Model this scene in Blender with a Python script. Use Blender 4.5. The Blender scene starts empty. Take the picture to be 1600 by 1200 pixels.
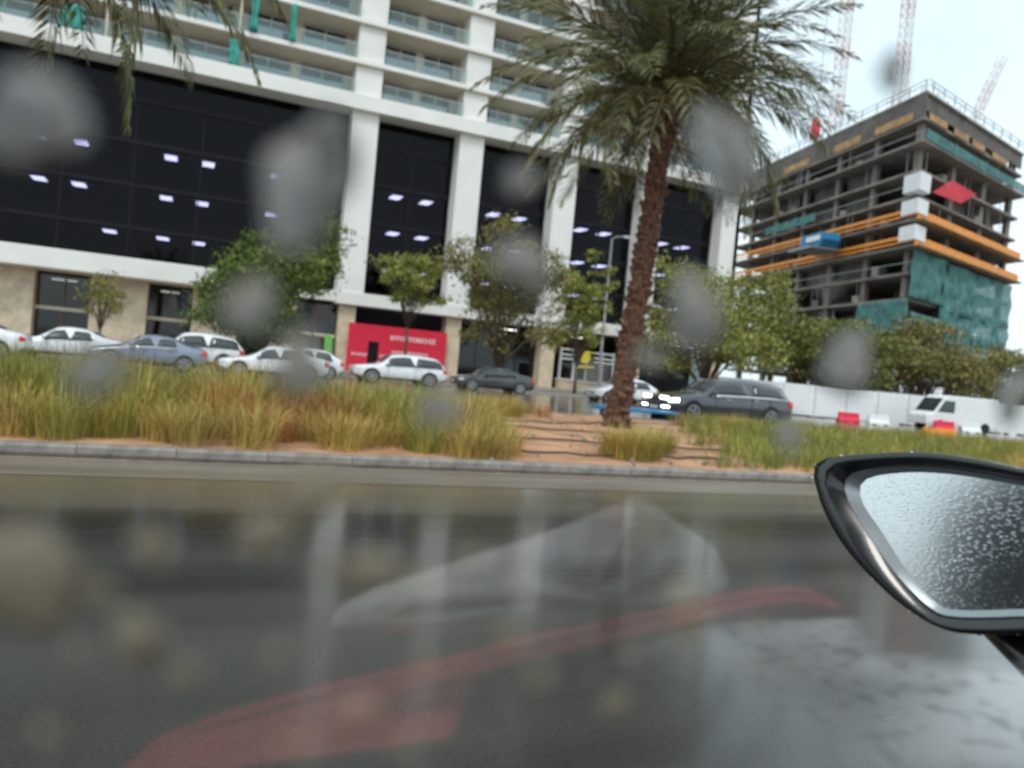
import bpy, bmesh, math, random
import numpy as np
from mathutils import Vector, Matrix

random.seed(7); RNG = np.random.default_rng(7)
S = bpy.context.scene
COL = S.collection
R = math.radians

# ------------------------------------------------------------------ camera
CAM_H = 1.4
cd = bpy.data.cameras.new('camera'); cam = bpy.data.objects.new('camera', cd); COL.objects.link(cam)
yaw, pitch, roll = R(23), R(-1.1), R(5.3)
f = Vector((math.sin(yaw)*math.cos(pitch), math.cos(yaw)*math.cos(pitch), math.sin(pitch)))
r0 = Vector((math.cos(yaw), -math.sin(yaw), 0)); u0 = r0.cross(f)
rt = r0*math.cos(roll)+u0*math.sin(roll); up = -r0*math.sin(roll)+u0*math.cos(roll)
m = Matrix((rt, up, -f)).transposed().to_4x4(); m.translation = (0, 0, CAM_H)
cam.matrix_world = m
cd.sensor_width = 36; cd.lens = 36*1209/1600; cd.clip_start = .004; cd.clip_end = 3000
cd.dof.use_dof = True; cd.dof.focus_distance = 1.05; cd.dof.aperture_fstop = 5.6
S.camera = cam

# ------------------------------------------------------------------ world, sun, exposure
SUN_EL, SUN_AZ = R(52), R(215)          # azimuth from +Y towards +X: behind the car, to the left
w = bpy.data.worlds.new('World'); S.world = w; w.use_nodes = True
nt = w.node_tree; nt.nodes.clear()
o_ = nt.nodes.new('ShaderNodeOutputWorld'); bg = nt.nodes.new('ShaderNodeBackground')
sky = nt.nodes.new('ShaderNodeTexSky'); sky.sky_type = 'NISHITA'; sky.sun_disc = False
sky.sun_elevation = SUN_EL; sky.sun_rotation = SUN_AZ; sky.air_density = 1.0; sky.dust_density = 3.0; sky.ozone_density = 1.0
tc = nt.nodes.new('ShaderNodeTexCoord'); nz = nt.nodes.new('ShaderNodeTexNoise')
nz.inputs['Scale'].default_value = 2.2; nz.inputs['Detail'].default_value = 7; nz.inputs['Roughness'].default_value = .55
ramp = nt.nodes.new('ShaderNodeValToRGB')
ramp.color_ramp.elements[0].position = .3; ramp.color_ramp.elements[0].color = (5.6, 6.9, 7.5, 1)
ramp.color_ramp.elements[1].position = .7; ramp.color_ramp.elements[1].color = (7.7, 8.5, 8.75, 1)
mix = nt.nodes.new('ShaderNodeMix'); mix.data_type = 'RGBA'; mix.inputs['Factor'].default_value = .85
nt.links.new(tc.outputs['Generated'], nz.inputs['Vector']); nt.links.new(nz.outputs['Fac'], ramp.inputs['Fac'])
nt.links.new(sky.outputs['Color'], mix.inputs['A']); nt.links.new(ramp.outputs['Color'], mix.inputs['B'])
nt.links.new(mix.outputs['Result'], bg.inputs['Color']); bg.inputs['Strength'].default_value = .115
nt.links.new(bg.outputs['Background'], o_.inputs['Surface'])
sd = bpy.data.lights.new('sun', 'SUN'); sun = bpy.data.objects.new('sun', sd); COL.objects.link(sun)
sd.energy = 1.0; sd.angle = R(18); sd.color = (1, .96, .9)
to_sun = Vector((math.sin(SUN_AZ)*math.cos(SUN_EL), math.cos(SUN_AZ)*math.cos(SUN_EL), math.sin(SUN_EL)))
sun.rotation_euler = to_sun.to_track_quat('Z', 'Y').to_euler(); sun.location = (0, 0, 60)
S.view_settings.view_transform = 'Standard'; S.view_settings.look = 'None'
S.view_settings.exposure = 0.52; S.view_settings.gamma = 1; S.view_settings.use_curve_mapping = False
S.render.engine = 'CYCLES'; S.cycles.max_bounces = 8; S.cycles.transparent_max_bounces = 16
S.cycles.caustics_reflective = False; S.cycles.caustics_refractive = False; S.cycles.use_denoising = True
S.cycles.sample_clamp_indirect = 6

# ------------------------------------------------------------------ materials
MAT = {}
def mat(name, col, rough=.6, metal=0., var=.12, scale=3., bump=0., bscale=30., spec=.5, emit=None, estr=0., coat=0., stretch=None, attr=None, trans=0., col2=None):
    M = bpy.data.materials.new(name); M.use_nodes = True; MAT[name] = M
    n = M.node_tree.nodes; l = M.node_tree.links; b = n['Principled BSDF']
    b.inputs['Roughness'].default_value = rough; b.inputs['Metallic'].default_value = metal
    b.inputs['Specular IOR Level'].default_value = spec
    if coat: b.inputs['Coat Weight'].default_value = coat; b.inputs['Coat Roughness'].default_value = .05
    if trans: b.inputs['Transmission Weight'].default_value = trans
    t = n.new('ShaderNodeTexCoord'); vec = t.outputs['Object']
    if stretch:
        mp = n.new('ShaderNodeMapping'); mp.inputs['Scale'].default_value = stretch; l.new(vec, mp.inputs['Vector']); vec = mp.outputs['Vector']
    if emit:
        b.inputs['Emission Color'].default_value = (*emit, 1); b.inputs['Emission Strength'].default_value = estr
    base = None
    if attr:
        a = n.new('ShaderNodeVertexColor'); a.layer_name = attr; base = a.outputs['Color']
    if var:
        x = n.new('ShaderNodeTexNoise'); x.inputs['Scale'].default_value = scale; x.inputs['Detail'].default_value = 6; x.inputs['Roughness'].default_value = .62
        l.new(vec, x.inputs['Vector'])
        mx = n.new('ShaderNodeMix'); mx.data_type = 'RGBA'
        c2 = col2 if col2 else tuple(c*(1-var*1.6) for c in col)
        c1 = col if col2 else tuple(min(1, c*(1+var*.8)) for c in col)
        mr = n.new('ShaderNodeMapRange'); mr.inputs['From Min'].default_value = .3; mr.inputs['From Max'].default_value = .7
        l.new(x.outputs['Fac'], mr.inputs['Value']); l.new(mr.outputs['Result'], mx.inputs['Factor'])
        mx.inputs['A'].default_value = (*c1, 1); mx.inputs['B'].default_value = (*c2, 1)
        if attr:
            ml = n.new('ShaderNodeMix'); ml.data_type = 'RGBA'; ml.blend_type = 'MULTIPLY'; ml.inputs['Factor'].default_value = 1
            mx.inputs['A'].default_value = (1, 1, 1, 1); mx.inputs['B'].default_value = (1-var, 1-var, 1-var, 1)
            l.new(base, ml.inputs['A']); l.new(mx.outputs['Result'], ml.inputs['B']); l.new(ml.outputs['Result'], b.inputs['Base Color'])
        else:
            l.new(mx.outputs['Result'], b.inputs['Base Color'])
        rr = n.new('ShaderNodeMapRange'); rr.inputs['To Min'].default_value = max(0, rough*.8); rr.inputs['To Max'].default_value = min(1, rough*1.2+.02)
        l.new(x.outputs['Fac'], rr.inputs['Value']); l.new(rr.outputs['Result'], b.inputs['Roughness'])
    elif attr: l.new(base, b.inputs['Base Color'])
    else: b.inputs['Base Color'].default_value = (*col, 1)
    if bump:
        y = n.new('ShaderNodeTexNoise'); y.inputs['Scale'].default_value = bscale; y.inputs['Detail'].default_value = 4
        l.new(vec, y.inputs['Vector']); bp = n.new('ShaderNodeBump'); bp.inputs['Strength'].default_value = bump; bp.inputs['Distance'].default_value = .02
        l.new(y.outputs['Fac'], bp.inputs['Height']); l.new(bp.outputs['Normal'], b.inputs['Normal'])
    return M

def glass_sheet(name, tint, ior=1.45, gain=1., rough=.02, gcol=(1, 1, 1)):
    """thin glass: tinted straight transmission plus a Fresnel reflection"""
    M = bpy.data.materials.new(name); M.use_nodes = True; MAT[name] = M
    n = M.node_tree.nodes; l = M.node_tree.links; n.clear()
    o = n.new('ShaderNodeOutputMaterial'); mx = n.new('ShaderNodeMixShader'); t = n.new('ShaderNodeBsdfTransparent'); g = n.new('ShaderNodeBsdfGlossy')
    fr = n.new('ShaderNodeFresnel'); ge = n.new('ShaderNodeNewGeometry'); io = n.new('ShaderNodeMapRange'); io.inputs['To Min'].default_value = ior; io.inputs['To Max'].default_value = 1/ior
    l.new(ge.outputs['Backfacing'], io.inputs['Value']); l.new(io.outputs['Result'], fr.inputs['IOR'])   # the node inverts the index on back faces
    k = n.new('ShaderNodeMath'); k.operation = 'MULTIPLY'; k.use_clamp = True; k.inputs[1].default_value = gain
    t.inputs['Color'].default_value = (*tint, 1); g.inputs['Roughness'].default_value = rough; g.inputs['Color'].default_value = (*gcol, 1)
    l.new(fr.outputs['Fac'], k.inputs[0]); l.new(k.outputs['Value'], mx.inputs['Fac']); l.new(t.outputs['BSDF'], mx.inputs[1]); l.new(g.outputs['BSDF'], mx.inputs[2])
    l.new(mx.outputs['Shader'], o.inputs['Surface']); return M

def wet_asphalt():
    M = bpy.data.materials.new('wet_asphalt'); M.use_nodes = True; MAT['asphalt'] = M
    n = M.node_tree.nodes; l = M.node_tree.links; b = n['Principled BSDF']
    t = n.new('ShaderNodeTexCoord')
    big = n.new('ShaderNodeTexNoise'); big.inputs['Scale'].default_value = .55; big.inputs['Detail'].default_value = 8
    mp = n.new('ShaderNodeMapping'); mp.inputs['Scale'].default_value = (.05, 1.6, 1); l.new(t.outputs['Object'], mp.inputs['Vector'])
    l.new(mp.outputs['Vector'], big.inputs['Vector'])
    fine = n.new('ShaderNodeTexNoise'); fine.inputs['Scale'].default_value = 60; fine.inputs['Detail'].default_value = 4; l.new(t.outputs['Object'], fine.inputs['Vector'])
    cr = n.new('ShaderNodeValToRGB'); cr.color_ramp.elements[0].position = .3; cr.color_ramp.elements[0].color = (.022, .0225, .021, 1)
    cr.color_ramp.elements[1].position = .72; cr.color_ramp.elements[1].color = (.055, .053, .047, 1)
    l.new(fine.outputs['Fac'], cr.inputs['Fac'])
    mx = n.new('ShaderNodeMix'); mx.data_type = 'RGBA'; mx.blend_type = 'MULTIPLY'; mx.inputs['Factor'].default_value = 1
    m2 = n.new('ShaderNodeMapRange'); m2.inputs['From Min'].default_value = .3; m2.inputs['From Max'].default_value = .7; m2.inputs['To Min'].default_value = .6; m2.inputs['To Max'].default_value = 1.9
    l.new(big.outputs['Fac'], m2.inputs['Value']); l.new(cr.outputs['Color'], mx.inputs['A']); l.new(m2.outputs['Result'], mx.inputs['B'])
    # silt washed off the median lies on the asphalt beside the gutter
    sx = n.new('ShaderNodeSeparateXYZ'); l.new(t.outputs['Object'], sx.inputs['Vector'])
    ad = n.new('ShaderNodeMath'); ad.operation = 'MULTIPLY_ADD'; ad.inputs[1].default_value = 3.5; l.new(big.outputs['Fac'], ad.inputs[0]); l.new(sx.outputs['Y'], ad.inputs[2])
    sr = n.new('ShaderNodeMapRange'); sr.inputs['From Min'].default_value = 8.1; sr.inputs['From Max'].default_value = 10.3; sr.inputs['To Max'].default_value = .75; l.new(ad.outputs['Value'], sr.inputs['Value'])
    si = n.new('ShaderNodeMix'); si.data_type = 'RGBA'; l.new(sr.outputs['Result'], si.inputs['Factor']); l.new(mx.outputs['Result'], si.inputs['A']); si.inputs['B'].default_value = (.20, .17, .135, 1)
    l.new(si.outputs['Result'], b.inputs['Base Color'])
    rr = n.new('ShaderNodeMapRange'); rr.inputs['From Min'].default_value = .35; rr.inputs['From Max'].default_value = .65; rr.inputs['To Min'].default_value = .22; rr.inputs['To Max'].default_value = .42
    l.new(big.outputs['Fac'], rr.inputs['Value']); l.new(rr.outputs['Result'], b.inputs['Roughness'])
    bp = n.new('ShaderNodeBump'); bp.inputs['Strength'].default_value = .10; bp.inputs['Distance'].default_value = .004; l.new(fine.outputs['Fac'], bp.inputs['Height']); l.new(bp.outputs['Normal'], b.inputs['Normal'])
    b.inputs['Coat Weight'].default_value = .8; b.inputs['Coat Roughness'].default_value = .11; b.inputs['Coat IOR'].default_value = 1.33
    return M
wet_asphalt()
mat('sand', (.56, .31, .175), .9, var=.3, scale=1.3, bump=.5, bscale=14)
mat('ground', (.27, .25, .22), .8, var=.2, scale=.5)
mat('pave', (.36, .33, .29), .5, var=.18, scale=1.2, bump=.2)
mat('kerb', (.27, .255, .235), .55, var=.25, scale=5, bump=.3)
mat('kerb_wet', (.13, .105, .085), .3, var=.25, scale=5)
mat('gutter', (.22, .19, .155), .28, var=.25, scale=1.2, stretch=(.2, 1.5, 1), bump=.15)
mat('line', (.60, .47, .37), .5, var=.25, scale=6)
mat('paint', (.20, .20, .19), .4, var=.5, scale=9)
mat('white_clad', (.80, .79, .76), .45, var=.06, scale=.35)
mat('beige', (.70, .62, .50), .6, var=.08, scale=.5)
mat('stone', (.72, .59, .44), .6, var=.18, scale=1.6, bump=.2)
mat('wood', (.16, .07, .03), .5, var=.4, scale=2, stretch=(6, 6, .4))
mat('dark_int', (.024, .025, .032), .7, var=.2, scale=.4)
mat('dark_frame', (.008, .008, .010), .5, var=.1, spec=.2)
mat('grey_frame', (.55, .56, .57), .4, var=.08)
mat('win_frame', (.48, .50, .50), .4, var=.08)
glass_sheet('podium_glass', (.40, .40, .45), 1.24, .9, .03)
glass_sheet('balustrade', (.87, .95, .93), 1.45, 1.7, .02, (.92, 1, .99))
glass_sheet('window_glass', (.30, .36, .38), 1.5, 4.5, .03, (.85, .95, 1))
glass_sheet('shop_glass', (.45, .47, .48), 1.45, 1.2, .03)
mat('room', (.22, .19, .16), .8, var=.3, scale=.3)
mat('lamp_panel', (.8, .8, .9), .5, var=0, emit=(.74, .76, 1.), estr=5.5)
mat('tube_lamp', (.8, .8, .8), .5, var=0, emit=(1., .95, .85), estr=2.0)
mat('teal_net', (.05, .36, .30), .8, var=.3, scale=1.5)
mat('green_net', (.10, .27, .26), .85, var=.35, scale=.8)
M = MAT['green_net']; n_ = M.node_tree.nodes; l_ = M.node_tree.links; tr_ = n_.new('ShaderNodeBsdfTransparent'); ms_ = n_.new('ShaderNodeMixShader'); ms_.inputs['Fac'].default_value = .68
l_.new(tr_.outputs['BSDF'], ms_.inputs[1]); l_.new(n_['Principled BSDF'].outputs['BSDF'], ms_.inputs[2]); l_.new(ms_.outputs['Shader'], n_['Material Output'].inputs['Surface'])
mat('red_board', (.72, .02, .06), .4, var=.06, scale=.8)
mat('letter', (.85, .80, .80), .5, var=.05)
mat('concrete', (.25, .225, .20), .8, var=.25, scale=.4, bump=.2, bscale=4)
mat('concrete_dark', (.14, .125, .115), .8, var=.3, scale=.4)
mat('orange', (.85, .30, .03), .55, var=.15, scale=2)
mat('ply', (.45, .27, .12), .7, var=.3, scale=1)
mat('white_box', (.78, .80, .82), .5, var=.06)
mat('red_tarp', (.62, .03, .05), .7, var=.15, scale=.5)
mat('blue', (.02, .22, .42), .45, var=.12, scale=1)
mat('blue_sheet', (.03, .30, .62), .5, var=.1, scale=2)
mat('crane_red', (.66, .40, .36), .5, var=.1)
mat('crane_white', (.74, .71, .70), .5, var=.1)
mat('steel', (.30, .31, .32), .4, metal=.6, var=.15)
mat('yellow', (.80, .68, .02), .5, var=.05)
mat('green_board', (.16, .55, .08), .5, var=.1)
mat('bark', (.13, .085, .06), .9, var=.4, scale=5, stretch=(1, 1, .3), bump=.6)
mat('palm_bark', (.15, .065, .04), .9, var=.45, scale=6, bump=.6)
mat('boot', (.15, .075, .048), .85, var=.45, scale=9)
mat('leaf', (.1, .12, .04), .6, var=.3, scale=.6, attr='Col', spec=.3)
mat('frond', (.1, .12, .04), .5, var=.25, scale=.7, attr='Col', spec=.35)
mat('blade', (.2, .2, .05), .6, var=.25, scale=.8, attr='Col', spec=.25)
mat('hose', (.07, .05, .04), .5, var=.2)
mat('tyre', (.02, .02, .02), .8, var=.1)
mat('rim', (.45, .46, .48), .3, metal=.8, var=.1)
mat('car_glass', (.035, .045, .05), .04, var=0, spec=.8)
mat('car_white', (.78, .80, .83), .25, var=.03, coat=1.)
mat('car_grey', (.20, .25, .33), .25, var=.03, coat=1., metal=.3)
mat('car_dark', (.045, .047, .055), .22, var=.03, coat=1., metal=.2)
mat('car_graphite', (.075, .08, .095), .2, var=.03, coat=1., metal=.4)
mat('trim', (.02, .02, .022), .45, var=.1)
mat('taillight', (.45, .01, .015), .2, var=0, emit=(1, .03, .03), estr=.15)
mat('headlight', (.75, .78, .8), .08, var=0, coat=1.)
mat('headlight_on', (.9, .9, .9), .2, var=0, emit=(1., .96, .86), estr=6.)
mat('mirror_black', (.008, .008, .009), .24, var=.1, scale=20, coat=.6)
mat('chrome', (.8, .82, .84), .12, metal=1., var=.03)
mat('mirror_bezel', (.46, .49, .51), .36, metal=.8, var=.05, scale=30)
mat('cabin_black', (.018, .018, .02), .8, var=.2, spec=.08)
mat('jacket', (.86, .80, .81), .9, var=.45, scale=5, bump=.3, bscale=60)
mat('seat_red', (.50, .04, .06), .6, var=.1, scale=10)
mat('dash_fade', (.42, .44, .46), .7, var=0)
# mirror glass: silvered, wet, beaded
def mirror_mat():
    M = bpy.data.materials.new('mirror_glass'); M.use_nodes = True; MAT['mirror_glass'] = M
    n = M.node_tree.nodes; l = M.node_tree.links; b = n['Principled BSDF']
    b.inputs['Base Color'].default_value = (.66, .70, .72, 1); b.inputs['Metallic'].default_value = 1; b.inputs['Roughness'].default_value = .13
    t = n.new('ShaderNodeTexCoord')
    mp = n.new('ShaderNodeMapping'); mp.inputs['Scale'].default_value = (1, .8, 2.6); l.new(t.outputs['Object'], mp.inputs['Vector'])
    v = n.new('ShaderNodeTexVoronoi'); v.inputs['Scale'].default_value = 300; l.new(mp.outputs['Vector'], v.inputs['Vector'])
    nz = n.new('ShaderNodeTexNoise'); nz.inputs['Scale'].default_value = 30; l.new(t.outputs['Object'], nz.inputs['Vector'])
    mr = n.new('ShaderNodeMapRange'); mr.inputs['From Min'].default_value = .0; mr.inputs['From Max'].default_value = .42; mr.inputs['To Min'].default_value = 1; mr.inputs['To Max'].default_value = 0
    l.new(v.outputs['Distance'], mr.inputs['Value'])
    ml = n.new('ShaderNodeMath'); ml.operation = 'MULTIPLY'; l.new(mr.outputs['Result'], ml.inputs[0]); l.new(nz.outputs['Fac'], ml.inputs[1])
    bp = n.new('ShaderNodeBump'); bp.inputs['Strength'].default_value = .2; bp.inputs['Distance'].default_value = .0005; l.new(ml.outputs['Value'], bp.inputs['Height']); l.new(bp.outputs['Normal'], b.inputs['Normal'])
mirror_mat()
# blotchy dashboard skin; dark-to-pale fade painted in to imitate a fading reflection
def dash_fade_mat():
    M = MAT['dash_fade']; n = M.node_tree.nodes; l = M.node_tree.links; b = n['Principled BSDF']
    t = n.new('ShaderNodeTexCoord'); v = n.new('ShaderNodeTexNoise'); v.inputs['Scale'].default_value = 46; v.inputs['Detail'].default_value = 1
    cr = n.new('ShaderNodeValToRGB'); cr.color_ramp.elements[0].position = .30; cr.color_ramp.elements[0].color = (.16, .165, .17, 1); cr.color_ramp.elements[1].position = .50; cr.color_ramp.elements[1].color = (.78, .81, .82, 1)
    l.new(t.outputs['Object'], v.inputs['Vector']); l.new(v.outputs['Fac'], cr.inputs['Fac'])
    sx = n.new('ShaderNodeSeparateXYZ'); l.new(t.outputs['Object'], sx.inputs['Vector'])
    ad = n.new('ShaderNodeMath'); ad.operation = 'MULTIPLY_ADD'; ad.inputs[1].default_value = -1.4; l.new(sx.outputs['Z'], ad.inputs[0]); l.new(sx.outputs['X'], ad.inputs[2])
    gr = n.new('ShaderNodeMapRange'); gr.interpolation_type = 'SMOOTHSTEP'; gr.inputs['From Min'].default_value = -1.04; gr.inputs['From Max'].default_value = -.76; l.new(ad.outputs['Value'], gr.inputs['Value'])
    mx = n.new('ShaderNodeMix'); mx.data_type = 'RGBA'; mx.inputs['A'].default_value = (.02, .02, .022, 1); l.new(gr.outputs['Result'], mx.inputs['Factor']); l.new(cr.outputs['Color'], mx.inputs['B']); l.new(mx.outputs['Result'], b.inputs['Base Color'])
dash_fade_mat()
def water_mat():
    M = bpy.data.materials.new('water_drop'); M.use_nodes = True; MAT['water'] = M
    n = M.node_tree.nodes; n.clear(); o = n.new('ShaderNodeOutputMaterial'); g = n.new('ShaderNodeBsdfRefraction')
    g.inputs['IOR'].default_value = 1.33; g.inputs['Roughness'].default_value = .0; M.node_tree.links.new(g.outputs['BSDF'], o.inputs['Surface'])
def dusty_water(name, col, k):
    """rain that has run down a dusty window: clear water clouded with pale silt"""
    M = bpy.data.materials.new(name); M.use_nodes = True; MAT[name] = M
    n = M.node_tree.nodes; l = M.node_tree.links; n.clear(); o = n.new('ShaderNodeOutputMaterial'); g = n.new('ShaderNodeBsdfRefraction'); t = n.new('ShaderNodeBsdfTranslucent'); m_ = n.new('ShaderNodeMixShader')
    g.inputs['IOR'].default_value = 1.33; g.inputs['Roughness'].default_value = .22; t.inputs['Color'].default_value = (*col, 1); m_.inputs['Fac'].default_value = k
    l.new(g.outputs['BSDF'], m_.inputs[1]); l.new(t.outputs['BSDF'], m_.inputs[2]); l.new(m_.outputs['Shader'], o.inputs['Surface'])
dusty_water('silt_drop', (.95, .84, .68), .5); dusty_water('milky_drop', (1, 1, 1), .30)
water_mat()
def clear_mat():
    M = bpy.data.materials.new('clear_pane'); M.use_nodes = True; MAT['clear'] = M
    n = M.node_tree.nodes; n.clear(); o = n.new('ShaderNodeOutputMaterial'); g = n.new('ShaderNodeBsdfTransparent'); g.inputs['Color'].default_value = (.97, .98, .98, 1)
    M.node_tree.links.new(g.outputs['BSDF'], o.inputs['Surface'])
clear_mat()
glass_sheet('car_window', (.97, .98, .98), 1.52, 3.0, .045)

# ------------------------------------------------------------------ mesh helpers
class MB:
    def __init__(s): s.v = []; s.f = []
    def add(s, vs, fs):
        k = len(s.v); s.v += [tuple(v) for v in vs]; s.f += [tuple(i+k for i in q) for q in fs]; return s
    def box(s, a, b):
        x0, y0, z0 = a; x1, y1, z1 = b
        return s.add([(x0,y0,z0),(x1,y0,z0),(x1,y1,z0),(x0,y1,z0),(x0,y0,z1),(x1,y0,z1),(x1,y1,z1),(x0,y1,z1)],
              [(0,3,2,1),(4,5,6,7),(0,1,5,4),(1,2,6,5),(2,3,7,6),(3,0,4,7)])
    def cbox(s, c, d): return s.box([c[i]-d[i]/2 for i in range(3)], [c[i]+d[i]/2 for i in range(3)])
    def beam(s, p, q, w, h=None, upv=(0,0,1)):
        p, q = Vector(p), Vector(q); h = h or w; d = (q-p).normalized(); U = Vector(upv)
        if abs(d.dot(U)) > .98: U = Vector((1,0,0))
        a = d.cross(U).normalized(); b = a.cross(d)
        vs = [e+a*(w/2)*i+b*(h/2)*j for e in (p, q) for i, j in ((-1,-1),(1,-1),(1,1),(-1,1))]
        return s.add(vs, [(0,1,2,3),(7,6,5,4),(0,4,5,1),(1,5,6,2),(2,6,7,3),(3,7,4,0)])
    def tube(s, pts, rad, n=8, cap=True):
        pts = [Vector(p) for p in pts]; k = len(pts); rad = rad if hasattr(rad, '__len__') else [rad]*k; vs = []
        for i, p in enumerate(pts):
            d = (pts[min(i+1, k-1)]-pts[max(i-1, 0)]).normalized(); U = Vector((0,0,1)) if abs(d.z) < .95 else Vector((1,0,0))
            a = d.cross(U).normalized(); b = a.cross(d)
            vs += [p+(a*math.cos(t)+b*math.sin(t))*rad[i] for t in (2*math.pi*j/n for j in range(n))]
        fs = [(i*n+j, i*n+(j+1) % n, (i+1)*n+(j+1) % n, (i+1)*n+j) for i in range(k-1) for j in range(n)]
        if cap: fs += [tuple(range(n-1, -1, -1)), tuple((k-1)*n+j for j in range(n))]
        return s.add(vs, fs)
    def prism(s, poly, fn0, fn1):
        n = len(poly); vs = [fn0(*p) for p in poly]+[fn1(*p) for p in poly]
        return s.add(vs, [tuple(range(n-1, -1, -1)), tuple(range(n, 2*n))]+[(i, (i+1) % n, n+(i+1) % n, n+i) for i in range(n)])
    def mesh(s, name):
        me = bpy.data.meshes.new(name); me.from_pydata(s.v, [], s.f)
        bm = bmesh.new(); bm.from_mesh(me); bmesh.ops.recalc_face_normals(bm, faces=bm.faces); bm.to_mesh(me); bm.free()
        return me
    def build(s, name, mt, parent=None, smooth=False, bevel=0, subsurf=0, loc=None):
        return obj(name, s.mesh(name), mt, parent, smooth, bevel, subsurf, loc)
def obj(name, me, mt, parent=None, smooth=False, bevel=0, subsurf=0, loc=None):
    o = bpy.data.objects.new(name, me); COL.objects.link(o)
    if mt is not None and not me.materials: me.materials.append(MAT[mt])
    if parent: o.parent = parent
    if loc is not None: o.location = loc
    if smooth:
        me.polygons.foreach_set('use_smooth', [True]*len(me.polygons))
    if bevel:
        b = o.modifiers.new('bevel', 'BEVEL'); b.width = bevel; b.segments = 2; b.limit_method = 'ANGLE'
    if subsurf:
        b = o.modifiers.new('sub', 'SUBSURF'); b.levels = b.render_levels = subsurf
    return o
def tag(o, label=None, cat=None, group=None, kind=None):
    for k, v in (('label', label), ('category', cat), ('group', group), ('kind', kind)):
        if v: o[k] = v
    return o
def thing(name, label, cat, loc=(0,0,0), rz=0, group=None):
    o = bpy.data.objects.new(name, None); COL.objects.link(o); o.location = loc; o.rotation_euler.z = rz; o.empty_display_size = .2
    return tag(o, label, cat, group)
def struct(name, mb, mt): return tag(mb.build(name, mt), kind='structure')
def npmesh(name, V, Q, colors=None):
    me = bpy.data.meshes.new(name); nf, k = Q.shape
    me.vertices.add(len(V)); me.vertices.foreach_set('co', V.astype(np.float32).ravel())
    me.loops.add(nf*k); me.loops.foreach_set('vertex_index', Q.astype(np.int32).ravel())
    me.polygons.add(nf); me.polygons.foreach_set('loop_start', np.arange(0, nf*k, k, dtype=np.int32)); me.polygons.foreach_set('loop_total', np.full(nf, k, dtype=np.int32))
    if colors is not None:
        a = me.color_attributes.new('Col', 'FLOAT_COLOR', 'POINT'); c = np.ones((len(V), 4), np.float32); c[:, :3] = colors; a.data.foreach_set('color', c.ravel())
    me.update(calc_edges=True); me.validate(); return me

# ------------------------------------------------------------------ ground, roads, kerbs
g = MB(); g.add([(-700,-700,-.03),(900,-700,-.03),(900,1200,-.03),(-700,1200,-.03)], [(0,1,2,3)]); struct('ground', g, 'ground')
YK, YK2 = 9.5, 22.2
g = MB(); g.add([(-150,-4,0),(220,-4,0),(220,YK-1.15,0),(-150,YK-1.15,0)], [(0,1,2,3)]); road = struct('road', g, 'asphalt')
g = MB(); g.add([(-150,YK-1.15,.004),(220,YK-1.15,.004),(220,YK+.02,.004),(-150,YK+.02,.004)], [(0,1,2,3)]); struct('gutter_path', g, 'gutter')
g = MB(); g.add([(-150,YK-.10,.008),(220,YK-.10,.008),(220,YK-.055,.008),(-150,YK-.055,.008)], [(0,1,2,3)]); g.build('edge_line', 'line', road)
for i in range(-4, 12):
    g = MB(); x = 4.7+i*9; g.add([(x,2.74,.005),(x+2.5,2.74,.005),(x+2.5,2.84,.005),(x,2.84,.005)], [(0,1,2,3)]); g.build('lane_dash', 'paint', road)
g = MB(); g.add([(-150,YK2+.1,0),(220,YK2+.1,0),(220,34,0),(-150,34,0)], [(0,1,2,3)]); struct('far_road', g, 'asphalt')
g = MB(); g.add([(-150,34,.006),(220,34,.006),(220,43.2,.006),(-150,43.2,.006)], [(0,1,2,3)]); struct('parking_road', g, 'asphalt')
g = MB(); g.box((-150,43.2,-.02), (46,62,.14)); struct('pavement', g, 'pave')
# median bed: gently uneven soil
nx, ny = 220, 26; xs = np.linspace(-60, 120, nx); ys = np.linspace(YK+.14, YK2, ny); X, Y = np.meshgrid(xs, ys)
Z = .12+.05*np.sin(X*.7+Y*.4)*np.sin(Y*.55)+.02*RNG.standard_normal(X.shape); Z[0] = Z[-1] = .13
V = np.stack([X, Y, Z], -1).reshape(-1, 3); I = np.arange(nx*ny).reshape(ny, nx)
Q = np.stack([I[:-1,:-1], I[:-1,1:], I[1:,1:], I[1:,:-1]], -1).reshape(-1, 4)
tag(obj('median_ground', npmesh('median', V, Q), 'sand', smooth=True), kind='structure')
# kerbs built stone by stone
def kerb(name, y, x0, x1, flip):
    root = bpy.data.objects.new(name, None); COL.objects.link(root); root['kind'] = 'structure'
    L = 1.0; c = MB(); s = 1 if not flip else -1
    prof = [(0,.035),(0,.12),(.03*s,.15),(.15*s,.15),(.15*s,-.02),(0,-.02)]
    c.prism(prof, lambda a, b: (.004, a, b), lambda a, b: (L-.004, a, b)); me = c.mesh('kerb_stone')
    d = MB(); d.prism([(-.015*s,-.02),(-.015*s,.05),(.002*s,.05),(.002*s,-.02)], lambda a, b: (0, a, b), lambda a, b: (L, a, b)); md = d.mesh('wet_foot')
    for i in range(int((x1-x0)/L)):
        o = obj('kerb_stone', me, 'kerb', root, loc=(x0+i*L, y, random.uniform(-.004, .004)))
        obj('kerb_foot', md, 'kerb_wet', o)
    return root
kerb('kerb', YK, -14, 60, False); kerb('far_kerb', YK2+.12, -6, 70, True)

# ------------------------------------------------------------------ apartment tower over dark glass podium
FY = 58.0
T = thing('apartment_tower', 'white framed apartment tower with balconies above a dark glass podium', 'building', (0, FY, 0))
def part(name, mb, mt, par=T, **k): return mb.build(name, mt, par, **k)
XL, XR = -42.0, 45.6
COLX = [10.9, 19.3, 27.7, 36.1, 44.6]
LEV0, FH, NFL = 19.8, 2.95, 13
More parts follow.
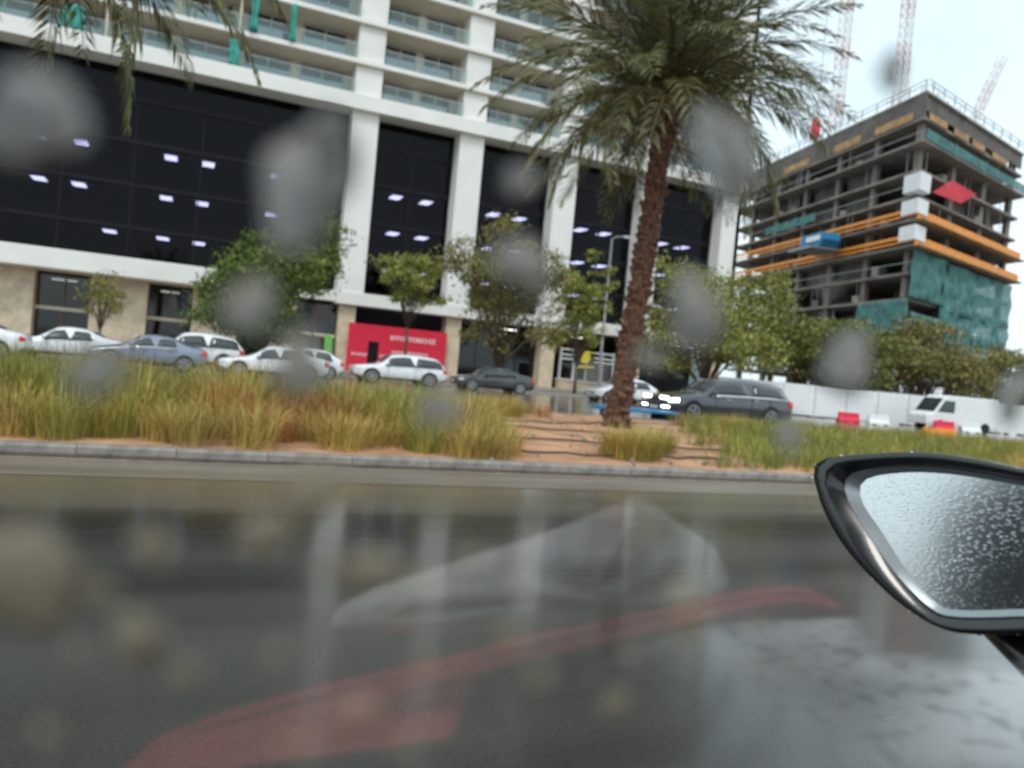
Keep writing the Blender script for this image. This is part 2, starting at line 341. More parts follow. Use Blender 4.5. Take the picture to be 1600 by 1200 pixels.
# columns (parts of T are in coordinates relative to (0,FY,0))
c = MB(); c.box((-1.0, -.2, 5.9), (1.0, 1.6, LEV0+FH*NFL)); cm = c.mesh('column')
for x in COLX+[-24.]: obj('column', cm, 'white_clad', T, loc=(x, -.0, 0), bevel=.04)
cs = MB(); cs.box((-.62, .25, .14), (.62, 1.5, 5.05)); csm = cs.mesh('stone_column')
for x in COLX: obj('stone_column', csm, 'stone', T, loc=(x, 0, 0), bevel=.03)
# bands
b = MB(); b.box((XL, -.75, 19.25), (XR, 2.4, 20.35)); part('podium_band', b, 'white_clad', bevel=.04)
b = MB(); b.box((XL, -2.4, 5.0), (3.6, 2.0, 6.25)); part('canopy_band', b, 'white_clad', bevel=.05)
b = MB(); b.box((XL+.1, -2.3, 4.96), (3.5, 2.0, 4.995)); part('canopy_soffit', b, 'beige')
b = MB(); b.box((9.9, -.30, 5.05), (XR, 2.0, 6.0)); part('lower_band', b, 'white_clad', bevel=.04)
b = MB(); b.box((3.6, .3, 5.2), (9.9, 2.0, 6.0)); part('lower_band', b, 'white_clad', bevel=.04)
# podium interior: floors, back wall
OFF = [6.0, 8.45, 11.35, 14.25, 17.1, 19.2]
for z in OFF[1:-1]:
    b = MB(); b.box((XL, 1.35, z), (XR, 9, z+.45)); part('office_floor', b, 'dark_int')
b = MB(); b.box((XL, 1.3, 19.02), (XR, 9, 19.24)); part('office_floor', b, 'dark_int')
b = MB(); b.box((XL, 2.4, 19.9), (XR, 9, 20.2)); part('office_floor', b, 'dark_int')
b = MB(); b.box((XL, 9, .1), (XR, 9.3, 19.25)); part('office_wall', b, 'dark_int')
b = MB(); b.box((XR-.4, -.2, 5.9), (XR, 14, 60)); part('side_wall', b, 'dark_int')
# podium glass, pane by pane with slim frames
gx = [XL+i*4.2 for i in range(13)]+[9.9]
gx = sorted(set([round(v, 2) for v in gx if v < 9.9]+[9.9]))
spans = [(gx[i], gx[i+1]) for i in range(len(gx)-1)]
for i in range(4):
    a, e = COLX[i]+1.0, COLX[i+1]-1.0; spans += [(a, (a+e)/2), ((a+e)/2, e)]
for (a, e) in spans:
    mu = MB(); mu.box((a-.045, 1.16, 6.0), (a+.045, 1.28, 19.2)); part('mullion', mu, 'dark_frame')
    for k in range(5):
        z0, z1 = OFF[k]+.03, OFF[k+1]-.03
        p = MB(); p.box((a+.03, 1.2, z0+.25), (e-.03, 1.23, z1)); o = part('pane', p, 'podium_glass')
        sp = MB(); sp.box((a+.05, 1.18, z0), (e-.05, 1.26, z0+.24)); sp.build('spandrel', 'dark_frame', o)
# ceiling lights
lp = MB(); lp.cbox((0, 0, 0), (.8, 1.5, .05)); lpm = lp.mesh('ceiling_light')
LX = [[-24.5, -22, -16.8, -14.4, -10.2, -7.7, -2.0, .5, 5.4, 7.7, 14.5, 17.0, 22.9, 25.3, 31.2, 33.6, 39.6, 42.],
      [-24.5, -22, -16.8, -14.4, -10.0, -7.6, -2.1, .3, 5.2, 7.6, 14.5, 16.9, 22.8, 25.2, 31.2, 33.5, 39.6, 42.],
      [-24.5, -20, -14.4, -5.5, -2.1, .3, 5.2, 14.5, 17.0, 22.9, 25.3, 31.2, 33.6, 39.6, 42.]]
for z, row in ((14.2, LX[0]), (11.3, LX[1]), (8.4, LX[2])):
    for x in row: obj('ceiling_light', lpm, 'lamp_panel', T, loc=(x, 3.4, z))
# residential floors
bays = [(-40, -32.5), (-32.5, -25), (-23., -14.6), (-14.6, -6.3), (-6.3, 1.8), (1.8, 9.9)]+[(COLX[i]+1, COLX[i+1]-1) for i in range(4)]
railm = {}
for k in range(NFL):
    z = LEV0+k*FH
    if k:
        s = MB(); s.box((XL, -.55, z-.17), (XR, 2.6, z+.17)); part('floor_slab', s, 'white_clad', bevel=.02)
        s = MB(); s.box((XL+.02, -.35, z-.20), (XR-.02, 2.6, z-.172)); part('soffit', s, 'beige')
    zb = z+(.55 if k == 0 else .17); zt = z+FH-.21
    wl = MB(); wl.box((XL, 2.15, zb), (XR, 2.5, zt)); part('facade_wall', wl, 'beige')
    for (a, e) in bays:
        fine = k < 7 and a > -24
        W = e-a; npn = 4 if fine else 1
        for j in range(npn):
            q0, q1 = a+.05+(W-.1)*j/npn, a+.05+(W-.1)*(j+1)/npn
            p = MB(); p.box((q0+.015, -.50, zb), (q1-.015, -.475, zb+1.02)); part('balustrade_pane', p, 'balustrade')
        rl = MB(); rl.box((a+.03, -.515, zb+1.02), (e-.03, -.46, zb+1.07)); part('handrail', rl, 'win_frame')
        for j in range(2):
            c0 = a+W*(.26+.48*j); ww = W*.40
            fr = MB()
            x0, x1 = c0-ww/2, c0+ww/2; t = .09; y0, y1 = 2.02, 2.145
            fr.box((x0,y0,zb+.02),(x0+t,y1,zt-.06)).box((x1-t,y0,zb+.02),(x1,y1,zt-.06)).box((x0+t,y0,zt-.06-t),(x1-t,y1,zt-.06)).box((x0+t,y0,zb+.02),(x1-t,y1,zb+.02+t)).box((c0-.05,y0+.01,zb+.02+t),(c0+.05,y1-.01,zt-.06-t))
            wo = part('window', fr, 'win_frame')
            p = MB(); p.box((x0+t, 2.08, zb+.02+t), (x1-t, 2.1, zt-.06-t)); p.build('pane', 'window_glass', wo)
            if fine:
                bk = MB(); bk.box((x0+t, 2.13, zb+.02+t), (x1-t, 2.145, zt-.06-t)); bk.build('blind', 'grey_frame' if random.random() < .7 else 'dark_int', wo)
        dv = MB(); dv.box((a-.12, -.1, zb), (a+.02, 2.15, zt)); part('divider', dv, 'beige')
rf = MB(); rf.box((XL, -.55, LEV0+NFL*FH-.17), (XR, 14, LEV0+NFL*FH+.3)); part('roof', rf, 'white_clad')
# ground floor: stone piers, shopfronts
for (a, e) in ((-26, -21.5), (-13.3, -9.2), (-6.0, -2.6), (.2, 3.2), (5.3, 7.2)):
    p = MB(); p.box((a, -.2, .14), (e, 2, 4.95)); part('stone_pier', p, 'stone', bevel=.03)
for (a, e) in ((-21.5, -13.3), (-9.2, -6.0), (-2.6, .2), (7.2, 10.2)):
    n = max(2, round((e-a)/1.5)); W = (e-a)/n
    for i in range(n):
        for (z0, z1) in ((.2, 2.5), (2.72, 4.9)):
            p = MB(); p.box((a+i*W+.05, .9, z0), (a+(i+1)*W-.05, .93, z1)); part('shop_pane', p, 'shop_glass')
        mu = MB(); mu.box((a+i*W-.05, .8, .14), (a+i*W+.05, 1.02, 4.95)); part('mullion', mu, 'wood')
    tr = MB(); tr.box((a, .78, 2.5), (e, 1.05, 2.72)); part('transom', tr, 'beige')
    bk = MB(); bk.box((a, 3.6, .14), (e, 3.8, 4.95)); part('shop_wall', bk, 'wood')
    cl = MB(); cl.box((a, 1.1, 4.7), (e, 3.6, 4.8)); part('shop_ceiling', cl, 'room')
for x, y, l in ((-16., 2.6, 1.6), (-8.6, 2.2, 1.5), (-1.9, 2.2, 1.2), (23.4, .6, 1.6), (30., .7, 1.5)):
    t = MB(); t.box((x, y, 4.55), (x+l, y+.12, 4.63)); part('strip_light', t, 'tube_lamp')
# dark recess behind the hoarding and next bays
for i in range(4):
    a, e = COLX[i]+.62, COLX[i+1]-.62
    p = MB(); p.box((a, 3.0, .14), (e, 3.2, 5.0)); part('recess_wall', p, 'dark_int')
    if i: 
        for j in range(4):
            q0, q1 = a+(e-a)*j/4, a+(e-a)*(j+1)/4
            p = MB(); p.box((q0+.04, 1.4, 1.0), (q1-.04, 1.43, 4.9)); part('shop_pane', p, 'shop_glass')
# turquoise protection sheets left on the balconies
for (x, z, hh, ww, lab) in ((-8.2, 20.4, 1.5, 1.5, 'turquoise sheet crumpled on the lowest balcony nearest the picture edge'), (2.6, 22.9, 4.4, .55, 'long turquoise strip hanging down past two balcony floors'), (1.5, 20.4, 1.7, .8, 'turquoise sheet on the lowest balcony below the long strip'), (5.2, 22.9, 2.6, .5, 'narrow turquoise strip on the second balcony floor by the white column')):
    n = 10; V = []; Q = []
    for i in range(n):
        for j in range(5):
            V.append((x+ww*(j/4-.5)*(1-.3*math.sin(i*.7)**2), FY-.66-.12*math.sin(j*1.7+i*.5), z+hh*i/(n-1)))
    for i in range(n-1):
        for j in range(4): Q.append((i*5+j, i*5+j+1, i*5+j+6, i*5+j+5))
    o = MB().add(V, Q).build('debris_sheet', 'teal_net', smooth=True); sm = o.modifiers.new('s', 'SOLIDIFY'); sm.thickness = .02
    tag(o, lab, 'sheet', 'turquoise sheets on the balconies')
# red hoarding with door opening and white (blurred) lettering
h = thing('shop_hoarding', 'bright red shop hoarding with white lettering between the tower columns', 'hoarding', (11.0, FY-.3, .14))
for a, e, z0, z1 in ((0, 1.55, 0, 3.6), (1.55, 2.35, 2.35, 3.6), (2.35, 4.1, 0, 3.6), (4.1, 5.9, 0, 3.6), (5.9, 7.65, 0, 3.6)):
    p = MB(); p.box((a+.004, 0, z0), (e-.004, .12, z1)); p.build('panel', 'red_board', h)
p = MB(); p.box((1.56, .08, 0), (2.34, .1, 2.34)); p.build('door', 'dark_frame', h)
def strokes(x0, x1, z0, z1, n, par):
    q = MB(); x = x0
    while x < x1:
        wd = random.uniform(.5, .95)*(x1-x0)/n; t = .16*(z1-z0)+.02; k = random.randint(0, 3)
        q.box((x, -.03, z0), (x+t, -.001, z1))
        if k in (0, 1): q.box((x+t, -.029, z1-t), (x+wd, -.002, z1))
        if k in (0, 2): q.box((x+t, -.028, (z0+z1)/2-t/2), (x+wd*.9, -.003, (z0+z1)/2+t/2))
        if k in (1, 3): q.box((x+t, -.027, z0), (x+wd, -.004, z0+t))
        if k == 3: q.box((x+wd-t, -.03, z0+t), (x+wd, -.001, z1))
        x += wd+t*1.4
    q.build('lettering', 'letter', par)
strokes(3.2, 6.6, 2.6, 2.95, 17, h); strokes(3.4, 6.2, 1.6, 1.82, 22, h); strokes(.35, 1.3, 1.2, 1.42, 4, h); strokes(2.5, 3.3, 1.2, 1.45, 4, h)
gb = thing('green_panel', 'small lime green panel standing next to the red hoarding', 'panel', (9.3, FY-.25, .14))
p = MB(); p.box((0, 0, .2), (.6, .08, 2.5)); p.build('panel', 'green_board', gb, bevel=.02)
p = MB(); p.box((.02, .02, 0), (.1, .06, .2)); p.build('leg', 'steel', gb); p = MB(); p.box((.5, .02, 0), (.58, .06, .2)); p.build('leg', 'steel', gb)
# storefront with yellow sign
sf = thing('shopfront', 'grey framed shopfront with a yellow sign above its door', 'shopfront', (28.9, FY+.3, .14))
p = MB(); p.box((0, -.5, 0), (6.4, .6, .75)); p.build('plinth', 'stone', sf, bevel=.02); p = MB(); p.box((-.05, -.6, .75), (6.45, .6, .87)); p.build('ledge', 'white_clad', sf)
for i in range(6):
    x = i*1.27; p = MB(); p.box((x, 0, .87), (x+(.32 if i % 2 else .16), .2, 3.4)); p.build('frame', 'grey_frame', sf)
    if i < 5:
        p = MB(); p.box((x+.33, .1, .9), (x+1.26, .13, 2.5)); p.build('pane', 'shop_glass', sf)
for z in (2.5, 2.85, 3.3):
    p = MB(); p.box((0, -.05, z), (1.5, .15, z+.12)); p.build('rail', 'white_box', sf); p = MB(); p.box((3.3, -.05, z-.1), (5.2, .15, z+.02)); p.build('rail', 'white_box', sf)
p = MB(); p.tube([(2.35, -.12, 2.75), (2.35, 0, 2.75)], .48, 20); p.build('sign_disc', 'yellow', sf)
p = MB(); p.box((1.5, -.16, 1.88), (3.2, -.02, 2.08)); p.build('sign_bar', 'yellow', sf); p = MB(); p.box((1.6, -.16, 3.2), (3.1, -.02, 3.32)); p.build('sign_bar', 'yellow', sf)

# ------------------------------------------------------------------ building under construction
CB = Vector((78.3, 67.2, 0)); dL = Vector((.204, .979, 0)); dR = Vector((.964, .265, 0)); LL, LR = 46., 31.
K = thing('construction_building', 'unfinished concrete frame building with orange edge rails and open floors', 'building', CB)
def kp(a, b, z): return dL*a+dR*b+Vector((0, 0, z))
def kslab(name, a0, a1, b0, b1, z0, z1, mt, par=K, **k):
    q = MB(); q.add([kp(a0,b0,z0),kp(a1,b0,z0),kp(a1,b1,z0),kp(a0,b1,z0),kp(a0,b0,z1),kp(a1,b0,z1),kp(a1,b1,z1),kp(a0,b1,z1)], [(0,3,2,1),(4,5,6,7),(0,1,5,4),(1,2,6,5),(2,3,7,6),(3,0,4,7)])
    return q.build(name, mt, par, **k)
SL = [38.9-3.08*i for i in range(12)]
cc = MB(); cc.box((-.35, -.35, 0), (.35, .35, 2.8)); ccm = cc.mesh('column')
for i, z in enumerate(SL):
    ex = .9 if i in (2, 5, 6) else 0
    kslab('floor_slab', -ex, LL, -ex, LR, z-.3, z, 'concrete')
    if i:
        pass
    for a in (1.2, 9, 17, 25, 33, 41): 
        for b in (1.2, 10.5, 20, 29.5): obj('column', ccm, 'concrete', K, loc=kp(a, b, z-3.08))
    # infill walls, deep in the plan
    if i < 11:
        for a0, a1 in ((10, 16), (19, 24), (28, 36)):
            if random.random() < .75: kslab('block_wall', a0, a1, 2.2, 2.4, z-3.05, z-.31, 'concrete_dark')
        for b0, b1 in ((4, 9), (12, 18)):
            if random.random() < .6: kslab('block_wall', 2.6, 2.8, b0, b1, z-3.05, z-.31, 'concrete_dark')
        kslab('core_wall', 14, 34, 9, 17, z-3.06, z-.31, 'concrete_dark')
# upper formwork and its plywood
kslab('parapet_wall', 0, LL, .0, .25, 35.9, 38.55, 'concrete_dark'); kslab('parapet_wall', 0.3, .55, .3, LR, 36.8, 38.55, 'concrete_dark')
for a, e in ((2, 9), (12, 18), (24, 31)): kslab('formwork_panel', a, e, -.12, -.02, 35.9, 36.9, 'ply')
for a, e in ((1, 6), (8, 12), (13.5, 17.5), (20, 25)): kslab('formwork_panel', -.14, -.04, a, e, 35.7, 36.5, 'ply')
for a in range(0, 46, 3):
    q = MB(); q.beam(kp(a, -.3, 38.9), kp(a, -.3, 40.1), .09); q.build('guard_post', 'steel', K)
for b in range(1, 31, 3):
    q = MB(); q.beam(kp(-.3, b, 38.9), kp(-.3, b, 40.1), .09); q.build('guard_post', 'steel', K)
for zz in (39.5, 40.05):
    q = MB(); q.beam(kp(0, -.3, zz), kp(LL, -.3, zz), .07); q.build('guard_rail', 'steel', K); q = MB(); q.beam(kp(-.3, 0, zz), kp(-.3, LR, zz), .07); q.build('guard_rail', 'steel', K)
# orange edge protection
for z in (SL[5], SL[6]):
    for zz, hh in ((z+.35, .22), (z+.95, .38)):
        q = MB(); q.beam(kp(-1.05, -1.05, zz), kp(LL, -1.05, zz), .12, hh); q.build('edge_rail', 'orange', K)
    kslab('edge_rail', -1.15, -1.0, -.9, LR, z-.15, z+.95, 'orange')
    kslab('edge_shelf', -2.0, -.92, -.9, LR, z-.34, z-.2, 'ply')
for z in (SL[2], SL[4], SL[7]):
    q = MB(); q.beam(kp(-1, -1.0, z+.9), kp(LL, -1.0, z+.9), .08); q.build('guard_rail', 'steel', K)
# teal safety net bands
kslab('safety_net', -1.06, -1.0, -.6, LR, SL[2]+.0, SL[2]+1.2, 'green_net')
for a, e in ((20, 34),): kslab('safety_net', a, e, -1.1, -1.05, SL[4], SL[4]+1.2, 'green_net')
def net(a0, b0, a1, b1, z0, z1, sag):
    n, mm = 18, 12; V = []; Q = []
    for i in range(mm):
        for j in range(n):
            t = j/(n-1); p = kp(a0+(a1-a0)*t, b0+(b1-b0)*t, z0+(z1-z0)*i/(mm-1)); off = sag*(math.sin(j*1.3+i*.8)+math.sin(j*.5-i*1.1))
            V.append(p+(dL*-1-dR*.3)*(.25+off))
    for i in range(mm-1):
        for j in range(n-1): Q.append((i*n+j, i*n+j+1, i*n+n+j+1, i*n+n+j))
    o = MB().add(V, Q).build('safety_net', 'green_net', K, smooth=True); o.modifiers.new('s', 'SOLIDIFY').thickness = .03
net(-.6, -.6, -.6, 9, 14.2, 19.9, .12); net(-.6, 8, -.6, 19, 8.5, 17.2, .15); net(-.6, 0, -.6, 13, 7.5, 12.5, .15); net(-.6, 18, -.6, 30, 5, 11.5, .12); net(9, -.6, -.6, -.6, 10, 13.9, .1); net(-.6, 9, -.6, 30, 13.5, 19.6, .12); net(-.6, 19, -.6, 30, 10, 14.5, .14)
pz = MB(); pz.tube([(0,0,0),(0,0,2.76)], .05, 6); pzm = pz.mesh('prop')
for i in range(1, 10):
    for k in range(9):
        a, b = (random.uniform(.3, 42), random.uniform(.2, 1.6)) if random.random() < .6 else (random.uniform(.2, 1.6), random.uniform(1, 28))
        obj('prop', pzm, 'steel', K, loc=kp(a, b, SL[i]))
mb_ = MB(); mb_.box((-.6,-.45,0), (.6,.45,.9)); mbm = mb_.mesh('block_pallet')
for i in range(1, 9):
    for k in range(4):
        if random.random() < .5: a, b = random.uniform(3, 40), random.uniform(.8, 1.5)
        else: a, b = random.uniform(.8, 1.5), random.uniform(3, 26)
        o = obj('block_pallet', mbm, random.choice(['ply', 'concrete', 'white_box']) , K, loc=kp(a, b, SL[i])); o.scale = (random.uniform(.6, 1.6), 1, random.uniform(.5, 1.4)); o.rotation_euler.z = random.random()
rb = MB(); rb.tube([(0,0,0),(.02,.01,1.3)], .03, 5); rbm = rb.mesh('rebar')
for k in range(70):
    a, b = (random.uniform(0, 44), random.uniform(.3, 3)) if k % 2 else (random.uniform(.3, 3), random.uniform(0, 29)); obj('rebar', rbm, 'ply', K, loc=kp(a, b, 38.9))
# red tarpaulin, white corner boxes
q = MB(); q.add([kp(-1.1, 2.2, 27.0), kp(-1.1, 10.2, 27.3), kp(-1.1, 14.5, 29.4), kp(-1.1, 7.0, 29.5)], [(0,1,2,3)]); o = q.build('tarpaulin', 'red_tarp', K); o.modifiers.new('s', 'SOLIDIFY').thickness = .05; o['label'] = 'slanting red tarpaulin on the open floor edge'
for z in (SL[4], SL[5], SL[6]): kslab('corner_box', -1.3, 1.6, -1.3, 1.4, z+(.02 if z == SL[4] else .4), z+2.15, 'white_box', bevel=.05)
# blue skip hanging on a loading platform
B = thing('waste_skip', 'blue skip with a white plate held on the edge of the unfinished building', 'skip', CB+kp(16, -3.1, 21.5))
q = MB(); pr = [(-2.6, 0), (2.6, 0), (3.1, 1.9), (-3.1, 1.9)]
ang = math.atan2(dL.y, dL.x)
B.rotation_euler.z = ang
q.prism([(-1.9, -.1), (1.9, -.1), (2.7, 1.0), (2.4, 2.0), (-2.4, 2.0), (-2.7, 1.0)], lambda a, b: (a, -1.2, b), lambda a, b: (a, 1.5, b)); q.build('body', 'blue', B, bevel=.06)
for x in (-1.6, -.5, .6, 1.7):
    q = MB(); q.box((x-.07, -1.3, .2), (x+.07, -1.2, 1.9)); q.build('rib', 'blue', B)
    q = MB(); q.box((x-.07, 1.5, .2), (x+.07, 1.6, 1.9)); q.build('rib', 'blue', B)
for yy in (1.61, -1.35):
    q = MB(); q.box((-2.3, yy, .9), (1.0, yy+.04, 1.6)); q.build('plate', 'white_box', B)
q = MB(); q.box((-2.8, -1.3, -.35), (2.8, 3.2, -.12)); q.build('platform', 'steel', B)

# ------------------------------------------------------------------ tower cranes
def lattice(p, q, w, step, t=.16):
    p, q = Vector(p), Vector(q); d = (q-p); L = d.length; d.normalize(); U = Vector((0,0,1)) if abs(d.z) < .9 else Vector((1,0,0)); a = d.cross(U).normalized(); b = a.cross(d)
    secs = []; co = [(-1,-1),(1,-1),(1,1),(-1,1)]; n = int(L/step)
    for i in range(n):
        if i % 3 == 0: secs.append(MB())
        s0, s1 = p+d*(L*i/n), p+d*(L*(i+1)/n); tgt = secs[-1]
        P = [s0+a*(w/2*x)+b*(w/2*y) for x, y in co]; Qp = [s1+a*(w/2*x)+b*(w/2*y) for x, y in co]
        for k in range(4): tgt.beam(P[k], Qp[k], t); tgt.beam(P[k], Qp[(k+1) % 4], t*.6); tgt.beam(P[k], P[(k+1) % 4], t*.6)
    return secs
def crane(name, label, base, hgt, jib_end, cj):
    c = thing(name, label, 'crane', base, group='tower cranes behind the buildings')
    for i, q in enumerate(lattice((0,0,0), (0,0,hgt), 1.7, 1.8, .13)): q.build('mast_section', ('crane_red', 'crane_white')[i % 2], c)
    for i, q in enumerate(lattice((0,0,hgt+1), jib_end, 1.3, 1.8, .12)): q.build('jib_section', ('crane_red', 'crane_white')[i % 2], c)
    q = MB(); q.box((-1.4,-1.4,hgt), (1.4,1.4,hgt+1.2)); q.build('slewing_unit', 'crane_red', c)
    q = MB(); q.box((1.4,-1,hgt-.6), (3.0,1,hgt+1.8)); q.build('cab', 'white_box', c, bevel=.1)
    e = Vector(jib_end)-Vector((0,0,hgt)); e.z = 0; e = -e.normalized()*9; q = MB(); q.beam((0,0,hgt+.9), (e.x, e.y, hgt+.9), 1.6, .5); q.build('counter_jib', 'crane_red', c)
    q = MB(); q.cbox((e.x*.9, e.y*.9, hgt-.2), (2.2, 2.2, 2.4)); q.build('counterweight', 'concrete', c)
    q = MB(); tp = Vector((e.x*.3, e.y*.3, hgt+9)); q.beam((e.x*.3, e.y*.3, hgt+1), tp, .4); q.beam(tp, Vector((0,0,hgt+1)).lerp(Vector(jib_end), .7), .12); q.beam(tp, (e.x, e.y, hgt+1), .12); q.build('tie_frame', 'crane_white', c)
crane('tower_crane', 'red and white lattice crane mast rising tallest above the unfinished roof', (123.4, 112.2, 0), 84, (30, 20, 100), None)
crane('tower_crane', 'pale crane mast seen through the palm fronds near the tower edge', (112.5, 116.8, 0), 82, (-24, 30, 92), None)
crane('tower_crane', 'crane with a raised slanting jib over the far end of the unfinished building', (143., 114., 0), 52, (7.4, -2.4, 75), None)
q = thing('crane_hook', 'small red hook block hanging among the palm fronds above the roof', 'hook', (101.5, 110., 48))
p = MB(); p.box((-.7, -.5, 0), (.7, .5, 3.4)); p.build('block', 'red_board', q, bevel=.15); p = MB(); p.tube([(0, 0, 3.4), (0, 0, 42)], .06, 6); p.build('cable', 'steel', q); p = MB(); p.tube([(0,0,0),(0,0,-.6),(.3,0,-1.),(.7,0,-.8)], .14, 6); p.build('hook', 'steel', q)

# ------------------------------------------------------------------ white site fence, barriers, van
fence = thing('site_fence', 'white panel fence around the construction site under the trees', 'fence', (33, 42.5, 0), R(-13))
pm = MB(); pm.box((.03, 0, .12), (2.37, .06, 2.2)); pmm = pm.mesh('fence_panel')
rm = MB(); rm.box((.0, -.02, .12), (.0+.06, .09, 2.25)); rmm = rm.mesh('fence_post'); fm = MB(); fm.box((-.3, -.25, 0), (.3, .3, .12)); fmm = fm.mesh('fence_foot')
for i in range(20):
    obj('fence_panel', pmm, 'white_box', fence, loc=(i*2.4, 0, 0)); obj('fence_post', rmm, 'grey_frame', fence, loc=(i*2.4-.03, -.03, 0)); obj('fence_foot', fmm, 'concrete', fence, loc=(i*2.4, .1, 0))
def barrier(x, y, mt, lab):
    b = thing('traffic_barrier', lab, 'barrier', (x, y, 0), R(-13), 'plastic barriers before the site fence'); b.scale = (1, 1, .8)
    q = MB(); q.prism([(-.25, 0), (.25, 0), (.22, .2), (.1, .45), (.08, .8), (-.08, .8), (-.1, .45), (-.22, .2)], lambda a, z: (-.7, a, z), lambda a, z: (.7, a, z)); q.build('body', mt, b, bevel=.03)
    for s in (-.4, .4): q = MB(); q.box((s-.15, -.262, 0), (s+.15, .262, .09)); q.build('foot_slot', 'trim', b)
barrier(38.6, 36.5, 'red_board', 'red plastic barrier at the fence beneath the middle tree trunk')
barrier(40.6, 36.0, 'white_box', 'white plastic barrier beside the red one')
barrier(45.0, 34.8, 'red_board', 'red plastic barrier in front of the white van')
barrier(47.2, 34.6, 'white_box', 'white plastic barrier in front of the white van')
barrier(27.2, 21.2, 'orange', 'orange plastic barrier on the grassy far edge of the median')

# ------------------------------------------------------------------ cars
def interp(st, x):
    for a, b in zip(st[:-1], st[1:]):
        if a[0] <= x <= b[0]:
            t = (x-a[0])/(b[0]-a[0]); return [a[i]+(b[i]-a[i])*t for i in range(6)]
    return list(st[-1])
def section(s, L):
    x, zb, zs, zt, wb, wt = s
    return [(0, zb), (wb*.86, zb), (wb*.985, zb+.13), (wb, (zb+zs)/2+.05), (wb*.975, zs), (wt, zt-.07*min(1, (zt-zs)/.3)-.012), (wt*.78, zt), (0, zt+.02)]
ST = {'sedan': [(0,.34,.58,.62,.64,.56),(.025,.24,.66,.71,.80,.66),(.10,.20,.73,.80,.88,.72),(.24,.19,.82,.91,.91,.74),(.28,.19,.86,.95,.91,.72),(.42,.19,.90,1.39,.91,.62),(.52,.19,.92,1.45,.92,.61),(.68,.19,.94,1.41,.92,.60),(.84,.19,.97,1.10,.90,.66),(.95,.21,.96,1.03,.87,.68),(.985,.30,.90,.96,.82,.64),(1,.38,.78,.82,.72,.56)],
      'suv': [(0,.40,.80,.84,.70,.62),(.02,.30,.88,.93,.86,.72),(.10,.26,.94,1.0,.94,.78),(.23,.25,1.02,1.10,.96,.80),(.27,.25,1.05,1.14,.96,.78),(.38,.25,1.08,1.66,.96,.68),(.50,.25,1.10,1.76,.97,.68),(.72,.25,1.12,1.75,.97,.67),(.90,.25,1.14,1.66,.95,.64),(.965,.27,1.12,1.28,.93,.68),(.99,.36,1.05,1.12,.88,.66),(1,.44,.90,.95,.78,.6)],
      'hatch': [(0,.34,.60,.64,.64,.56),(.03,.24,.70,.76,.80,.66),(.12,.20,.78,.88,.87,.72),(.24,.19,.86,.98,.89,.72),(.28,.19,.88,1.02,.89,.70),(.42,.19,.92,1.44,.89,.62),(.55,.19,.94,1.50,.90,.61),(.78,.19,.97,1.44,.89,.60),(.93,.21,.98,1.14,.86,.62),(.985,.30,.92,.98,.82,.62),(1,.38,.78,.82,.72,.56)]}
CABIN = {'sedan': (.28,.42,.70,.83), 'suv': (.27,.385,.91,.955), 'hatch': (.28,.42,.80,.92)}
